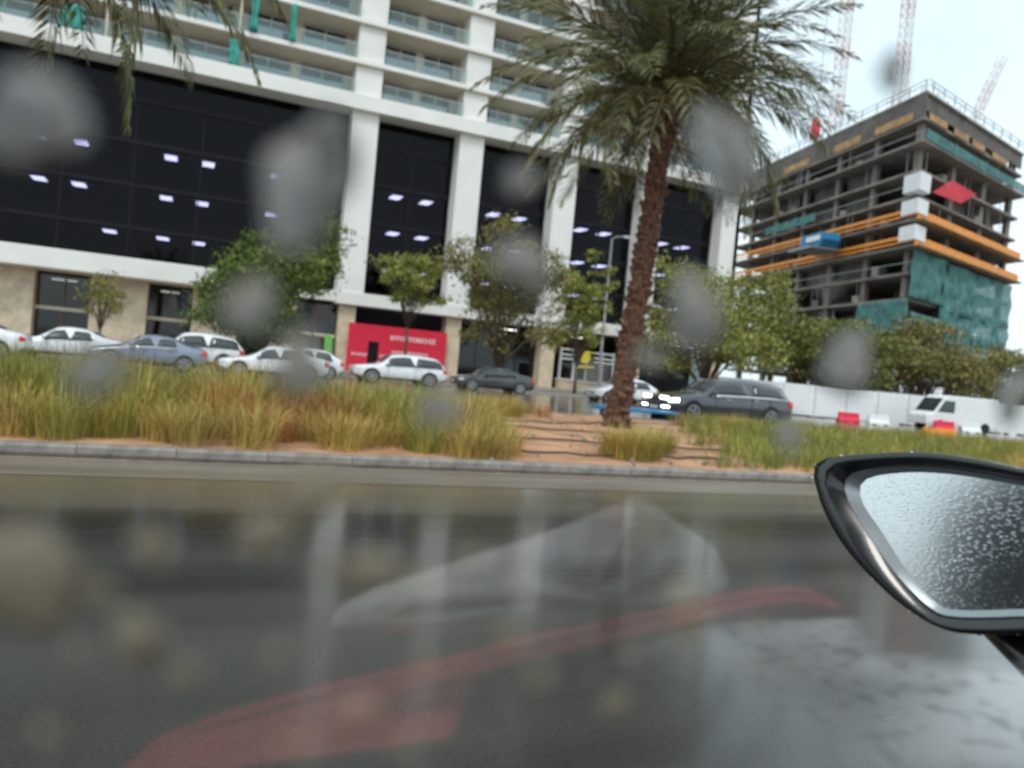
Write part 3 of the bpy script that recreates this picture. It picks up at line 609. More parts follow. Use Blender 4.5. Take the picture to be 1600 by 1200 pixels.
def car(label, kind, paint, L, x_front, y, head=-1, lit=False, scale=1., grp='cars parked before the tower', name='parked_car'):
    """local +x runs from the nose (0) to the tail (L); head -1: nose towards -X of the street"""
    root = thing(name, label, 'car', (x_front, y, 0), 0 if head < 0 else math.pi, grp); root.scale = (1, 1, scale)
    st = ST[kind]; st2 = []
    for a, b in zip(st[:-1], st[1:]):
        st2.append(a); st2.append(tuple((a[i]+b[i])/2 for i in range(6)))
    st2.append(st[-1])
    V = []; n = 14
    for s in st2:
        h = section(s, L); ring = h+[(-p[0], p[1]) for p in h[-2:0:-1]]
        V += [(s[0]*L, p[0], p[1]) for p in ring]
    F = [(i*n+j, i*n+(j+1) % n, (i+1)*n+(j+1) % n, (i+1)*n+j) for i in range(len(st2)-1) for j in range(n)]
    F += [tuple(range(n)), tuple((len(st2)-1)*n+j for j in range(n-1, -1, -1))]
    MB().add(V, F).build('body', paint, root, smooth=True, subsurf=1)
    def pt(x, k, side, off=.014):
        h = section(interp(st, x), L); i = min(int(k), 6); t = k-i; a, b = h[i], h[i+1]
        y_, z_ = a[0]+(b[0]-a[0])*t, a[1]+(b[1]-a[1])*t; ny, nz_ = (b[1]-a[1]), -(b[0]-a[0]); q = math.hypot(ny, nz_) or 1
        return (x*L, side*(y_+off*ny/q), z_+off*nz_/q)
    def patch(name, x0, x1, k0, k1, side, mt, nx=5, nk=3, off=.014, skew=0.):
        V = [pt(x0+(x1-x0)*i/nx+skew*(k0+(k1-k0)*j/nk-k0)*(1-2*i/nx), k0+(k1-k0)*j/nk, side, off) for i in range(nx+1) for j in range(nk+1)]
        F = [(i*(nk+1)+j, (i+1)*(nk+1)+j, (i+1)*(nk+1)+j+1, i*(nk+1)+j+1) for i in range(nx) for j in range(nk)]
        o = MB().add(V, F).build(name, mt, root, smooth=True); o.modifiers.new('s', 'SOLIDIFY').thickness = .012; return o
    c0, c1, c2, c3 = CABIN[kind]
    for s in (-1, 1):
        mid = (c1+c2)/2-.01
        patch('side_window', c0+.055, mid-.008, 4.12, 4.86, s, 'car_glass', skew=.06); patch('side_window', mid+.008, c2-(-.03), 4.12, 4.86, s, 'car_glass', skew=.03)
        patch('sill_trim', .22, .77, 1.3, 1.95, s, 'trim', off=.008)
        patch('headlight', .012, .075, 3.35, 3.85, s, 'headlight_on' if lit else 'headlight', off=.012)
        patch('taillight', .945, .99, 3.25, 3.9, s, 'taillight', off=.012)
        q = MB(); mx = (c0+.06)*L; bz = interp(st, c0+.06)[2]; q.box((mx-.08, s*.98-.10, bz+.03), (mx+.10, s*.98+.10, bz+.17)); q.build('wing_mirror', paint, root, bevel=.04)
        for dx in (.40, .62):
            z_ = interp(st, dx)[2]-.12; wd = interp(st, dx)[4]*.99+.012; q = MB(); q.box((dx*L+.15, s*wd-.02, z_), (dx*L+.36, s*wd+.025, z_+.03)); q.build('door_handle', 'chrome' if paint != 'car_white' else paint, root)
        for dx in (c0+.085, (c1+c2)/2-.01, min(c2+.02, .79)): patch('door_seam', dx-.0014, dx+.0014, 2.0, 4.0, s, 'trim', nx=1, nk=5, off=.006)
        patch('waist_trim', c0+.05, c2+.04, 3.93, 4.07, s, 'chrome' if paint in ('car_grey', 'car_graphite') else 'trim', off=.012, nk=1)
        patch('bumper_trim', .004, .05, 1.35, 2.0, s, 'trim', off=.008); patch('bumper_trim', .95, .995, 1.35, 2.0, s, 'trim', off=.008)
    def span(name, x0, x1, k0, mt, off):
        V = []; nn = 5
        for i in range(nn):
            x = x0+(x1-x0)*i/(nn-1)
            V += [pt(x, k0, -1, off), pt(x, 6, -1, off), pt(x, 6.999, 1, off), pt(x, 6, 1, off), pt(x, k0, 1, off)]
        F = [(i*5+j, (i+1)*5+j, (i+1)*5+j+1, i*5+j+1) for i in range(nn-1) for j in range(4)]
        o = MB().add(V, F).build(name, mt, root, smooth=True); o.modifiers.new('s', 'SOLIDIFY').thickness = .012
    span('windscreen', c0+.012, c1-.01, 5.45, 'car_glass', .014); span('rear_window', c2+.035 if kind != 'suv' else c2+.005, c3, 5.45, 'car_glass', .014)
    q = MB(); q.box((-.02, -.45, .42), (.06, .45, .60)); q.build('grille', 'trim', root, bevel=.02)
    q = MB(); q.box((-.035, -.26, .44), (-.02, .26, .55)); q.build('number_plate', 'white_box', root)
    if lit:
        for s in (-1, 1):
            q = MB(); q.box((.0, s*.60-.24, .50), (.09, s*.60+.24, .57)); q.build('fog_light', 'headlight_on', root)
            q = MB(); q.box((-.005, s*.55-.22, .80), (.08, s*.55+.22, .90)); q.build('running_light', 'headlight_on', root)
    rad = .40 if kind == 'suv' else .33
    for wx in (.185, .80):
        for s in (-1, 1):
            wb = interp(st, wx)[4]; y_ = s*(wb-.11)
            a = MB(); a.tube([(wx*L, s*(wb-.18), rad), (wx*L, s*(wb+.006), rad)], rad*1.16, 24); a.build('wheel_arch', 'trim', root)
            wl = MB(); wl.tube([(wx*L, y_-s*.08, rad), (wx*L, y_-s*.06, rad), (wx*L, y_+s*.11, rad), (wx*L, y_+s*.125, rad)], [rad*.93, rad, rad, rad*.9], 24); wo = wl.build('wheel', 'tyre', root, smooth=False)
            rm_ = MB(); rm_.tube([(wx*L, y_+s*.12, rad), (wx*L, y_+s*.13, rad)], rad*.2, 12)
            for k in range(5):
                t = k*2*math.pi/5; rm_.beam((wx*L, y_+s*.128, rad), (wx*L+math.cos(t)*rad*.66, y_+s*.128, rad+math.sin(t)*rad*.66), .08, .02, (0, 1, 0))
            for k in range(20):
                t, t2 = k*2*math.pi/20, (k+1)*2*math.pi/20; rm_.beam((wx*L+math.cos(t)*rad*.66, y_+s*.128, rad+math.sin(t)*rad*.66), (wx*L+math.cos(t2)*rad*.66, y_+s*.128, rad+math.sin(t2)*rad*.66), .05, .02, (0, 1, 0))
            rm_.build('rim', 'rim', wo)
    return root
car('white car cut by the picture edge at the head of the parked row', 'sedan', 'car_white', 4.6, -10.3, 36.)
car('white saloon parked behind the grey saloon', 'sedan', 'car_white', 4.6, -7.1, 38.9)
car('blue grey saloon with a red tail light showing above the grass', 'sedan', 'car_grey', 4.5, -3.6, 36.)
car('white off-roader with dark side windows behind the blue grey saloon', 'suv', 'car_white', 4.7, -2.0, 41.)
car('white saloon parked under the dense green tree', 'sedan', 'car_white', 4.7, 1.3, 36.)
car('white hatchback half hidden behind the saloon under the green tree', 'hatch', 'car_white', 3.9, 3.7, 41.)
car('white estate car parked in front of the red hoarding', 'suv', 'car_white', 5.1, 8.1, 41., scale=.93)
car('black saloon parked behind the tree trunk between the stone columns', 'sedan', 'car_dark', 4.7, 13.8, 41.)
car('white hatchback parked beside the palm trunk by the shopfront', 'hatch', 'car_white', 4.2, 21.4, 39.)
car('dark grey off-roader driving with its white headlights on', 'suv', 'car_graphite', 5.9, 16.3, 24.6, lit=True, grp=None, name='moving_car', scale=1.03)
# panel van
v = thing('panel_van', 'white panel van standing beside the site fence', 'van', (44.2, 36.2, 0), R(-13))
q = MB(); q.prism([(0,.35),(0,.95),(.5,1.15),(1.15,2.1),(1.5,2.3),(5.2,2.3),(5.3,2.2),(5.3,.35)], lambda a, z: (a, -.95, z), lambda a, z: (a, .95, z)); q.build('body', 'white_box', v, bevel=.08)
for s in (-1, 1):
    q = MB(); q.prism([(.75,1.2),(1.2,1.95),(1.95,1.95),(1.95,1.2)], lambda a, z: (a, s*.953, z), lambda a, z: (a, s*.965, z)); q.build('side_window', 'car_glass', v)
    for x in (1.0, 4.3): q = MB(); q.tube([(x, s*.75, .35), (x, s*.97, .35)], .35, 20); q.build('wheel', 'tyre', v)
    q = MB(); q.box((-.02, s*.7-.18, .75), (.06, s*.7+.18, .95)); q.build('headlight', 'headlight', v)
q = MB(); q.prism([(.56,1.2),(1.14,2.08),(1.12,2.1),(.53,1.22)], lambda a, z: (a-.02, -.85, z), lambda a, z: (a-.02, .85, z)); q.build('windscreen', 'car_glass', v)

# ------------------------------------------------------------------ street lamp, blue sheet
def street_lamp(x, y, hgt, lab):
    l = thing('street_lamp', lab, 'street lamp', (x, y, .14))
    q = MB(); q.tube([(0,0,0),(0,0,.5),(0,0,.55),(0,0,hgt)], [.16,.16,.11,.07], 12); q.build('pole', 'steel', l, smooth=True)
    q = MB(); q.tube([(0,0,hgt-.1),(.3,-.1,hgt+.15),(.9,-.3,hgt+.2)], .05, 8); q.build('arm', 'steel', l, smooth=True)
    q = MB(); q.prism([(-.15,0),(.65,0),(.6,.1),(.1,.16),(-.15,.1)], lambda a, z: (.85+a, -.42, hgt+.14+z), lambda a, z: (.85+a, -.2, hgt+.14+z)); h_ = q.build('lamp_head', 'grey_frame', l, bevel=.02)
    q = MB(); q.box((.8, -.4, hgt+.12), (1.4, -.22, hgt+.139)); q.build('lens', 'white_box', h_)
    q = MB(); q.cbox((0,0,.02), (.45,.45,.04)); q.build('base_plate', 'steel', l)
street_lamp(28.1, 50, 11.5, 'slim grey street lamp between the white tower columns')
bs = thing('road_plate', 'flat blue sheet on low black feet by the far kerb', 'sheet', (13.4, 23.2, 0))
q = MB(); q.box((0, 0, .30), (3.1, 1.1, .40)); q.build('sheet', 'blue_sheet', bs, bevel=.02)
for x in (.35, 2.5):
    q = MB(); q.box((x, .1, 0), (x+.45, 1.0, .30)); q.build('foot', 'tyre', bs, bevel=.03)

# ------------------------------------------------------------------ vegetation
def leaf_cloud(P, size, col, jitter, aspect=.45, droop=.3):
    n = len(P); d = RNG.standard_normal((n, 3)); d[:, 2] -= droop; d /= np.linalg.norm(d, axis=1)[:, None]
    e = RNG.standard_normal((n, 3)); e -= d*(e*d).sum(1)[:, None]; e /= np.linalg.norm(e, axis=1)[:, None]
    L = size*RNG.uniform(.35, 1.4, n)[:, None]; W = L*aspect
    V = np.stack([P-d*L/2, P+e*W/2, P+d*L/2, P-e*W/2], 1).reshape(-1, 3); Q = np.arange(n*4).reshape(n, 4)
    c = np.array(col)[RNG.integers(0, len(col), n)]*RNG.uniform(1-jitter, 1+jitter, (n, 1)); return V, Q, np.repeat(c, 4, 0)
def tree(label, x, y, zc0, zc1, wid, cols, nleaf=9000, trunk_r=.16, lean=0., size=.24, z0=.14, dep=None, sparse=1.0):
    t = thing('street_tree', label, 'tree', (x, y, z0), 0, 'street trees before the tower')
    h = zc1-z0; rad = wid/2; base = Vector((0,0,0)); fork = Vector((lean*.3, 0, max(.8, (zc0-z0)*.75)))
    q = MB(); q.tube([base-Vector((0,0,.1)), base.lerp(fork, .5)+Vector((.06,.04,0)), fork], [trunk_r*1.25, trunk_r, trunk_r*.85], 9)
    tr = q.build('trunk', 'bark', t, smooth=True)
    zc = (zc0+zc1)/2-z0; rz = (zc1-zc0)/2; lobes = []
    nl = 16
    for i in range(nl):
        a = i*2.4+random.random(); rr = rad*math.sqrt((i+.5)/nl)*.72; zz = zc+rz*.74*random.uniform(-1, .9)*(1-(rr/rad)**2*.35)
        c = Vector((math.cos(a)*rr+lean, math.sin(a)*rr*(dep or 1), zz)); lobes.append((c, rad*random.uniform(.27, .42), rz*random.uniform(.26, .42)))
        q = MB(); md = fork.lerp(c, .5)+Vector((random.uniform(-.2,.2), random.uniform(-.2,.2), .25)); q.tube([fork-Vector((0,0,.15)), md, c, c+(c-md)*.5], [trunk_r*.5, trunk_r*.32, trunk_r*.16, .01], 6); q.build('limb', 'bark', t, smooth=True)
    Ps = []
    for c, rx, rzz in lobes:
        n = nleaf//nl; nc = max(8, n//70); d = RNG.standard_normal((nc, 3)); d /= np.linalg.norm(d, axis=1)[:, None]; d *= RNG.uniform(.35, 1.08, nc)[:, None]**.5
        cc_ = np.array(c)+d*np.array([rx, rx, rzz]); k = RNG.integers(0, nc, n); Ps.append(cc_[k]+RNG.standard_normal((n, 3))*np.array([.30, .30, .17])*max(.5, rad/3.5))
    V, Q, C_ = leaf_cloud(np.concatenate(Ps), size, cols, .3)
    obj('crown', npmesh('crown', V, Q, C_), 'leaf', t)
GR = [(.13,.18,.03),(.17,.22,.045),(.09,.14,.028)]; OL = [(.24,.25,.06),(.30,.27,.08),(.18,.20,.05)]; YG = [(.30,.34,.07),(.24,.30,.06),(.36,.33,.08)]; BR = [(.25,.19,.08),(.30,.21,.09),(.20,.19,.07),(.17,.19,.06)]
tree('small thin tree before the pale stone pier', -4.3, 47, 2.0, 4.9, 2.8, OL, 1500, .07, size=.2)
tree('dense dark green tree before the dark podium glass', 3.8, 44.6, 1.4, 9.0, 9.2, GR, 38000, .2, size=.25)
tree('small yellow green tree between the first two white columns', 12.8, 48, 4.6, 8.2, 5.0, YG, 4500, .1)
tree('brown and olive tree standing behind the black saloon', 18.1, 45, 1.9, 10.6, 8.2, BR+OL, 14000, .17)
tree('slim yellow green tree beside the street lamp', 24.4, 46.6, 2.6, 10.0, 4.8, YG, 5500, .12)
tree('broad olive tree just beyond the palm trunk', 34.6, 46, 1.7, 11.2, 12.8, OL+YG, 20000, .2, size=.3)
tree('rounded green tree below the orange rails', 43.6, 46, 1.5, 9.2, 10.8, GR+OL, 16000, .2, size=.3)
tree('low dark tree behind the white site fence', 46.4, 44.2, .9, 6.8, 8.6, BR+GR, 12000, .15, size=.28)
tree('brown green tree rising above the white fence beside the teal net', 54.5, 44.5, 1.2, 8.9, 10.5, BR+OL, 15000, .2, size=.32)
tree('low olive tree at the picture edge behind the white van', 64.5, 44, 1.2, 7.4, 10.0, OL+BR, 12000, .18, size=.32)

def frond_mesh(L, droop, nseg=16, seed=0):
    rng = np.random.default_rng(seed); t = np.linspace(0, 1, nseg+1)
    x = L*(t-.18*droop*t**2.4); z = L*(.34*t-(.30+.55*droop)*t**2.1); P = np.stack([x, np.zeros_like(x), z], 1)
    V = []; Q = []; C_ = []
    def quad(a, b, c, d, col):
        k = len(V); V.extend([a, b, c, d]); Q.append((k, k+1, k+2, k+3)); C_.extend([col]*4)
    for i in range(nseg):
        w0, w1 = .045*(1-t[i]*.85), .045*(1-t[i+1]*.85)
        for (a, b) in (((0, 1, 0), (0, 0, 1)), ((0, 0, 1), (0, 1, 0))):
            a = np.array(a); quad(P[i]-a*w0, P[i+1]-a*w1, P[i+1]+a*w1, P[i]+a*w0, (.17, .15, .06))
    nl = 74
    for i in range(nl):
        s = .10+.90*(i+rng.uniform(0, .8))/nl; j = min(int(s*nseg), nseg-1); q = s*nseg-j; p = P[j]*(1-q)+P[j+1]*q; d = P[j+1]-P[j]; d /= np.linalg.norm(d)
        ln = (.62*math.sin(math.pi*min(1, s*.86+.12))**.7+.10)*rng.uniform(.85, 1.15)
        for sd in (-1, 1):
            out = d*rng.uniform(.55, .85)+np.array([0, sd*.72, 0])+np.array([0, 0, rng.uniform(-.35, .35)]); out /= np.linalg.norm(out); tip = p+out*ln+np.array([0, 0, -.10*ln-.22*ln*droop]); mid = p+out*ln*.5
            wv = np.cross(out, [0, 0, 1]); wv /= np.linalg.norm(wv)+1e-6; wv = wv*.5+np.array([0, 0, .5])*rng.choice([-1, 1]); wv = wv/np.linalg.norm(wv)*.022
            c = np.array((.15, .16, .08))*rng.uniform(.55, 1.5)+np.array((.07, .05, 0))*rng.random()**2
            quad(p-wv*.6, mid-wv, tip, mid+wv, tuple(c))
    return npmesh('frond', np.array(V), np.array(Q), np.array(C_))
FRM = [frond_mesh(4.8, .15, seed=1), frond_mesh(5.2, .40, seed=2), frond_mesh(4.9, .7, seed=3), frond_mesh(4.1, 1.0, seed=4)]
def palm(label, base, top, rt_, nfr, seed):
    rnd = random.Random(seed); p = thing('date_palm', label, 'palm tree', base); b = Vector((0,0,-.1)); e = Vector(top)-Vector(base)
    n = 22; pts = []; rad = []
    for i in range(n+1):
        t = i/n; pts.append(b.lerp(e, t)+Vector((.10*math.sin(t*3.0), .05*math.sin(t*2), 0))); rad.append(rt_*(1.12-.12*t+.22*max(0, 1-t*9)+.35*max(0, (t-.88)*4)))
    q = MB(); q.tube(pts, rad, 14); q.build('trunk', 'palm_bark', p, smooth=True)
    w_ = MB(); w_.add([(0,-.13,-.14),(0,.13,-.14),(.12,.09,.10),(.12,-.09,.10),(.015,-.11,.16),(.015,.11,.16),(.06,0,-.17)], [(0,1,2,3),(3,2,5,4),(0,3,4),(1,5,2),(0,4,5,1),(0,6,1)]); bm_ = w_.mesh('leaf_base')
    L = e.length; rows = int(L/.24)
    for i in range(rows):
        t = i/rows; k = int(t*n); c = pts[k].lerp(pts[min(n, k+1)], t*n-k); rr = rad[k]
        for j in range(8):
            a = j*math.pi/4+(i % 2)*math.pi/8+rnd.uniform(-.1, .1); o = obj('leaf_base', bm_, 'boot', p, loc=c+Vector((math.cos(a)*rr*.93, math.sin(a)*rr*.93, rnd.uniform(-.09, .09))))
            o.rotation_euler = (0, rnd.uniform(-.3, .35)+(.5 if t > .9 else 0), a+rnd.uniform(-.25, .25)); sc_ = rnd.uniform(.6, 1.35); o.scale = (sc_*rnd.uniform(.7, 1.3), rnd.uniform(.7, 1.1), sc_) if t < .88 else (1.5, 1.1, 1.4)
    for i in range(nfr):
        u = (i+.5)/nfr; a = i*2.39996+rnd.uniform(-.2, .2); el = R(78)-u*R(98); me = FRM[min(3, int(u*3.2+rnd.random()*.9))]
        o = obj('frond', me, 'frond', p, loc=e+Vector((math.cos(a)*.22, math.sin(a)*.22, .25-.35*u)))
        o.rotation_euler = Matrix.Rotation(a, 3, 'Z').to_4x4().to_3x3().__matmul__(Matrix.Rotation(-el, 3, 'Y')).__matmul__(Matrix.Rotation(rnd.uniform(-.6, .6), 3, 'X')).to_euler(); s_ = rnd.uniform(.85, 1.1); o.scale = (s_, s_, s_)
    for i in range(5):
        a = i*1.3; q = MB(); st_ = e+Vector((math.cos(a)*.3, math.sin(a)*.3, -.1)); q.tube([st_, st_+Vector((math.cos(a)*.6, math.sin(a)*.6, .1)), st_+Vector((math.cos(a)*.9, math.sin(a)*.9, -.5))], [.05, .04, .03], 6)
        q.build('fruit_stalk', 'ply', p)
palm('tall date palm with shaggy brown trunk on the median', (10.75, 18, .14), (11.4, 18, 8.9), .215, 104, 3)
palm('date palm whose fronds reach in over the top corner', (-3.7, 12.6, .14), (-3.3, 12.6, 7.5), .25, 64, 5)

def grass_mesh(clumps, rng):
    """clumps: (x, y, z, height, spread, n, palette index)"""
    PAL = [np.array([(.21,.215,.042),(.27,.255,.055),(.31,.26,.07),(.17,.19,.04)]), np.array([(.36,.26,.075),(.42,.31,.10),(.31,.235,.07),(.27,.225,.065)]), np.array([(.14,.165,.035),(.19,.20,.05),(.115,.14,.03)]), np.array([(.34,.15,.05),(.40,.20,.07),(.28,.14,.05)])]
    A = []; C_ = []
    for (x, y, z, h, sp, n, pi) in clumps:
        n = int(n*1.75); a = rng.uniform(0, 2*np.pi, n); r = sp*.30*np.sqrt(rng.random(n)); ln = h*rng.uniform(.6, 1.12, n); lean = rng.uniform(.1, 1.05, n)
        bx, by = x+np.cos(a)*r, y+np.sin(a)*r; a2 = a+rng.normal(0, .5, n); dx, dy = np.cos(a2), np.sin(a2); w = rng.uniform(.004, .009, n)*(.95 if y < 13 else 1.25)
        px, py = -dy*w, dx*w; P = []
        for t in (0, .45, .8, 1.):
            hx = ln*lean*(t**1.7)*.85; hz = ln*(t-.36*lean*t**2.4); wk = (1-t)**.6 if t < 1 else .15
            cx, cy, cz = bx+dx*hx, by+dy*hx, z+hz
            P += [np.stack([cx-px*wk, cy-py*wk, cz], 1), np.stack([cx+px*wk, cy+py*wk, cz], 1)]
        A.append(np.stack(P, 1)); col = np.minimum(.8, PAL[pi][rng.integers(0, len(PAL[pi]), n)]*1.5*rng.uniform(.75, 1.25, (n, 1))); C_.append(np.repeat(col[:, None], 8, 1))
    A = np.concatenate(A); N = len(A); V = A.reshape(-1, 3); k = np.arange(N)[:, None]*8
    Q = np.concatenate([k+np.array([[0,1,3,2]]), k+np.array([[2,3,5,4]]), k+np.array([[4,5,7,6]])]); return npmesh('grass', V, Q, np.concatenate(C_).reshape(-1, 3))
rng = np.random.default_rng(11); cl = []
def pal(x, y, golden):
    v = .5*math.sin(x*.9+y*.6)+.5*math.sin(x*.37-y*1.1+1)+rng.normal(0, .45)
    return 3 if v > .95 and golden > .4 else 1 if v > .75-golden else 0 if v > -.5 else 2
for x in np.arange(-9, 6.6, .52):       # tall fountain grass along the near part of the bed
    for y in np.arange(YK+.75, 15.5, .6):
        xx, yy = x+rng.normal(0, .17), y+rng.normal(0, .17)
        edge = 4.2+.33*(yy-9.5)
        if xx > edge+rng.normal(0, .25): continue
        front = yy < YK+1.6; hh = (.74 if front else 1.12)*rng.uniform(.58, 1.18)*(1-.28*max(0, (xx-0)/6))
        cl.append((xx, yy, .12, hh, 1.0, 120 if yy < 12.5 else 75, pal(xx, yy, .85 if front else .5)))
for x in np.arange(8.2, 56, .55):       # lower, greener cover on the other side of the bare patch
    for y in np.arange(YK+.7, YK2-.4, .62):
        xx, yy = x+rng.normal(0, .15), y+rng.normal(0, .15)
        if xx < 8.4+.62*(yy-10.2)+rng.normal(0, .3): continue
        far = xx > 30
        if far and rng.random() < .3: continue
        cl.append((xx, yy, .12, .50*rng.uniform(.7, 1.25), 1.0, 40 if not far else 26, 2 if rng.random() < .62 else pal(xx, yy, .35)))
for x in np.arange(7, 20, .5):          # strip along the far kerb
    for y in np.arange(19.6, YK2-.2, .55):
        xx = x+rng.normal(0, .2)
        if 9.8 < xx < 13.4 and y < 21.6: continue
        if 10.3 < xx < 14.6 or rng.random() < .25: continue
        cl.append((xx, y, .12, rng.uniform(.3, .55), .9, 40, pal(xx, y, .6)))
for x in np.arange(-9, 8, .6):
    for y in np.arange(15.6, YK2-.4, .7):
        if rng.random() < .35 or x+.0 > 3.6+.33*(y-9.5): continue
        cl.append((x+rng.normal(0, .2), y, .12, rng.uniform(.5, .85), 1., 40, pal(x, y, .5)))
tag(obj('grass', grass_mesh(cl, rng), 'blade'), 'green and golden ornamental grass covering the median bed', 'grass', kind='stuff')
for (x, y, hh, sp, n, pi, lab) in ((6.9, 11.0, .62, 1.5, 420, 1, 'golden fountain grass clump alone on the bare soil near the kerb'), (8.05, 12.1, .55, 1.3, 300, 0, 'greener grass clump just behind the golden one on the bare soil'), (14.3, 17.6, .62, 1.4, 300, 1, 'brown grass clump beside the palm in front of the dark car'), (8.0, 19.2, .7, 1.4, 260, 1, 'dry grass clump at the back edge of the bare soil')):
    tag(obj('grass_clump', grass_mesh([(0, 0, 0, hh, sp, n, pi), (0, 0, 0, hh*.8, sp*1.2, n//2, 0)], rng), 'blade', loc=(x, y, .12)), lab, 'grass clump', 'loose grass clumps on bare soil')
for pts, lab in ((((4.5,10.9),(6.2,10.75),(8.2,11.1),(11,11.0)), 'dark irrigation hose nearest the kerb on the bare soil'), (((5.0,15.9),(8,15.3),(11.2,14.5),(16,14.6)), 'dark irrigation hose crossing the middle of the bare soil'), (((6.2,17.1),(8.9,17.5),(11.5,19.2),(15,19.8)), 'dark irrigation hose running past the palm foot'), (((4.6,13.2),(8,12.8),(12,12.9)), 'dark irrigation hose between the grass clumps')):
    P = [Vector((a, b, .155)) for a, b in pts]; fine_ = []
    for a, b in zip(P[:-1], P[1:]): fine_ += [a.lerp(b, i/6)+Vector((0, .06*math.sin(i+a.x), .012*math.sin(i*2))) for i in range(6)]
    fine_.append(P[-1]); q = MB(); q.tube(fine_, .022, 6); tag(q.build('irrigation_hose', 'hose', smooth=True), lab, 'hose', 'drip hoses on the median')
# small stones on the bare soil
st_ = MB(); st_.add([(0,0,-.03),(.06,0,.01),(.02,.05,.015),(-.05,.03,.01),(-.04,-.04,.015),(.02,-.05,.01),(0,0,.045)], [(0,2,1),(0,3,2),(0,4,3),(0,5,4),(0,1,5),(6,1,2),(6,2,3),(6,3,4),(6,4,5),(6,5,1)])
A = MB()
for i in range(500):
    s = random.uniform(.25, 1.0); x, y = random.uniform(3, 17), random.uniform(YK+.2, 21); a = random.random()*6
    A.add([(x+s*(v[0]*math.cos(a)-v[1]*math.sin(a)), y+s*(v[0]*math.sin(a)+v[1]*math.cos(a)), .14+s*v[2]) for v in st_.v], st_.f)
tag(A.build('gravel', 'kerb'), 'scattered small stones on the sandy median soil', 'gravel', kind='stuff')

# ------------------------------------------------------------------ the car the picture is taken from
YP = .09
ow = thing('own_car', 'dark car cabin and door seen only as reflections in window and mirror', 'car', (0, 0, 0))
# door skin, rear door glass and pillar: seen in the mirror
q = MB(); pr = [(.05,1.08),(.13,1.02),(.20,.85),(.21,.6),(.16,.35),(.02,.3)]
V = []; xs_ = [-2.6,-1.6,-.6,.2,.7,1.1]
for x in xs_:
    for (y, z) in pr: V.append((x, y, z))
n = len(pr); q.add(V, [(i*n+j, (i+1)*n+j, (i+1)*n+j+1, i*n+j+1) for i in range(len(xs_)-1) for j in range(n-1)]); q.build('door_skin', 'mirror_black', ow, smooth=True).modifiers.new('s', 'SOLIDIFY').thickness = .02
q = MB(); q.box((-.66,.02,1.06), (-.5,.085,1.62)); q.build('door_pillar', 'cabin_black', ow)
q = MB(); q.box((-1.7,.03,1.06), (-.66,.06,1.58)); q.build('rear_side_glass', 'cabin_black', ow)
q = MB(); q.box((-3.4,-.05,1.60), (.35,.08,1.70)); q.build('roof_rail', 'cabin_black', ow)
q = MB(); q.box((-3.,-1.6,.25), (3.6,.0,.32)); q.build('cabin_floor', 'cabin_black', ow)
q = MB(); q.box((-3.,-1.66,.3), (4.2,-1.6,1.12)); q.build('far_door', 'cabin_black', ow)
q = MB(); q.box((-3.,-1.64,1.12), (4.2,-1.61,1.62)); q.build('far_window_blank', 'cabin_black', ow)  # opaque black instead of glass, added to keep the pane's reflection dark
q = MB(); q.box((-3.6,-.3,.9), (-1.7,.16,1.64)); q.build('rear_quarter', 'cabin_black', ow, bevel=.06)
q = MB(); q.box((-.75,-.62,.32), (-.1,-.05,.62)); q.build('seat', 'cabin_black', ow, bevel=.06)
q = MB(); q.box((-.95,-.62,.5), (-.72,-.05,1.25)); q.build('seat_back', 'cabin_black', ow, bevel=.06)
# dashboard top, painted from dark to pale (its reflection lies in the lower corner of the window)
dv = [(0.2879, -0.3425, 1.0553), (0.3967, -0.4706, 1.0738), (0.4752, -0.5027, 1.0868), (0.5885, -0.4983, 1.0963), (0.7275, -0.4616, 1.1223), (0.8735, -0.4001, 1.148), (0.9799, -0.3553, 1.1638), (0.6798, -0.1769, 1.0897)]
q = MB(); n = len(dv); q.add(dv+[(a+.05, b-.16, c-.01) for a, b, c in dv], [tuple(range(n)), tuple(range(2*n-1, n-1, -1))]+[(i, (i+1) % n, n+(i+1) % n, n+i) for i in range(n)]); q.build('dashboard', 'dash_fade', ow, smooth=True, bevel=.07)
q = MB(); cr_ = [(.662,-.398,1.142),(.675,-.393,1.153),(.697,-.384,1.158),(.725,-.373,1.160),(.746,-.364,1.161),(.715,-.377,1.148),(.690,-.388,1.144)]; n = len(cr_)
q.add(cr_+[(a+.004, b-.012, c) for a, b, c in cr_], [tuple(range(n)), tuple(range(2*n-1, n-1, -1))]+[(i, (i+1) % n, n+(i+1) % n, n+i) for i in range(n)]); q.build('glint_crescent', 'white_box', ow)  # white crescent added to imitate a bright highlight
# red piping round the seat base
rp = [(-0.033, -0.7152, 0.9302), (0.0017, -0.7013, 0.9677), (0.0558, -0.6789, 0.997), (0.1469, -0.641, 1.0347), (0.2201, -0.6105, 1.0611), (0.2812, -0.585, 1.0822), (0.3177, -0.5698, 1.0968), (0.3725, -0.547, 1.1173), (0.4335, -0.5215, 1.1384), (0.5251, -0.4833, 1.1701), (0.5741, -0.4628, 1.1852), (0.6111, -0.4473, 1.193), (0.6394, -0.4352, 1.1918), (0.6622, -0.4254, 1.1819), (0.6393, -0.4165, 1.1835), (0.62, -0.4196, 1.1885), (0.594, -0.4284, 1.1893), (0.5549, -0.4396, 1.1811), (0.5037, -0.454, 1.1657), (0.4136, -0.4864, 1.1351), (0.3535, -0.5063, 1.1149), (0.3188, -0.5202, 1.102), (0.2907, -0.5163, 1.0933), (0.2664, -0.4881, 1.0896), (0.24, -0.4358, 1.092), (0.2233, -0.4116, 1.0931), (0.1782, -0.4408, 1.075), (0.0863, -0.5248, 1.0296), (0.0253, -0.5605, 0.999)]
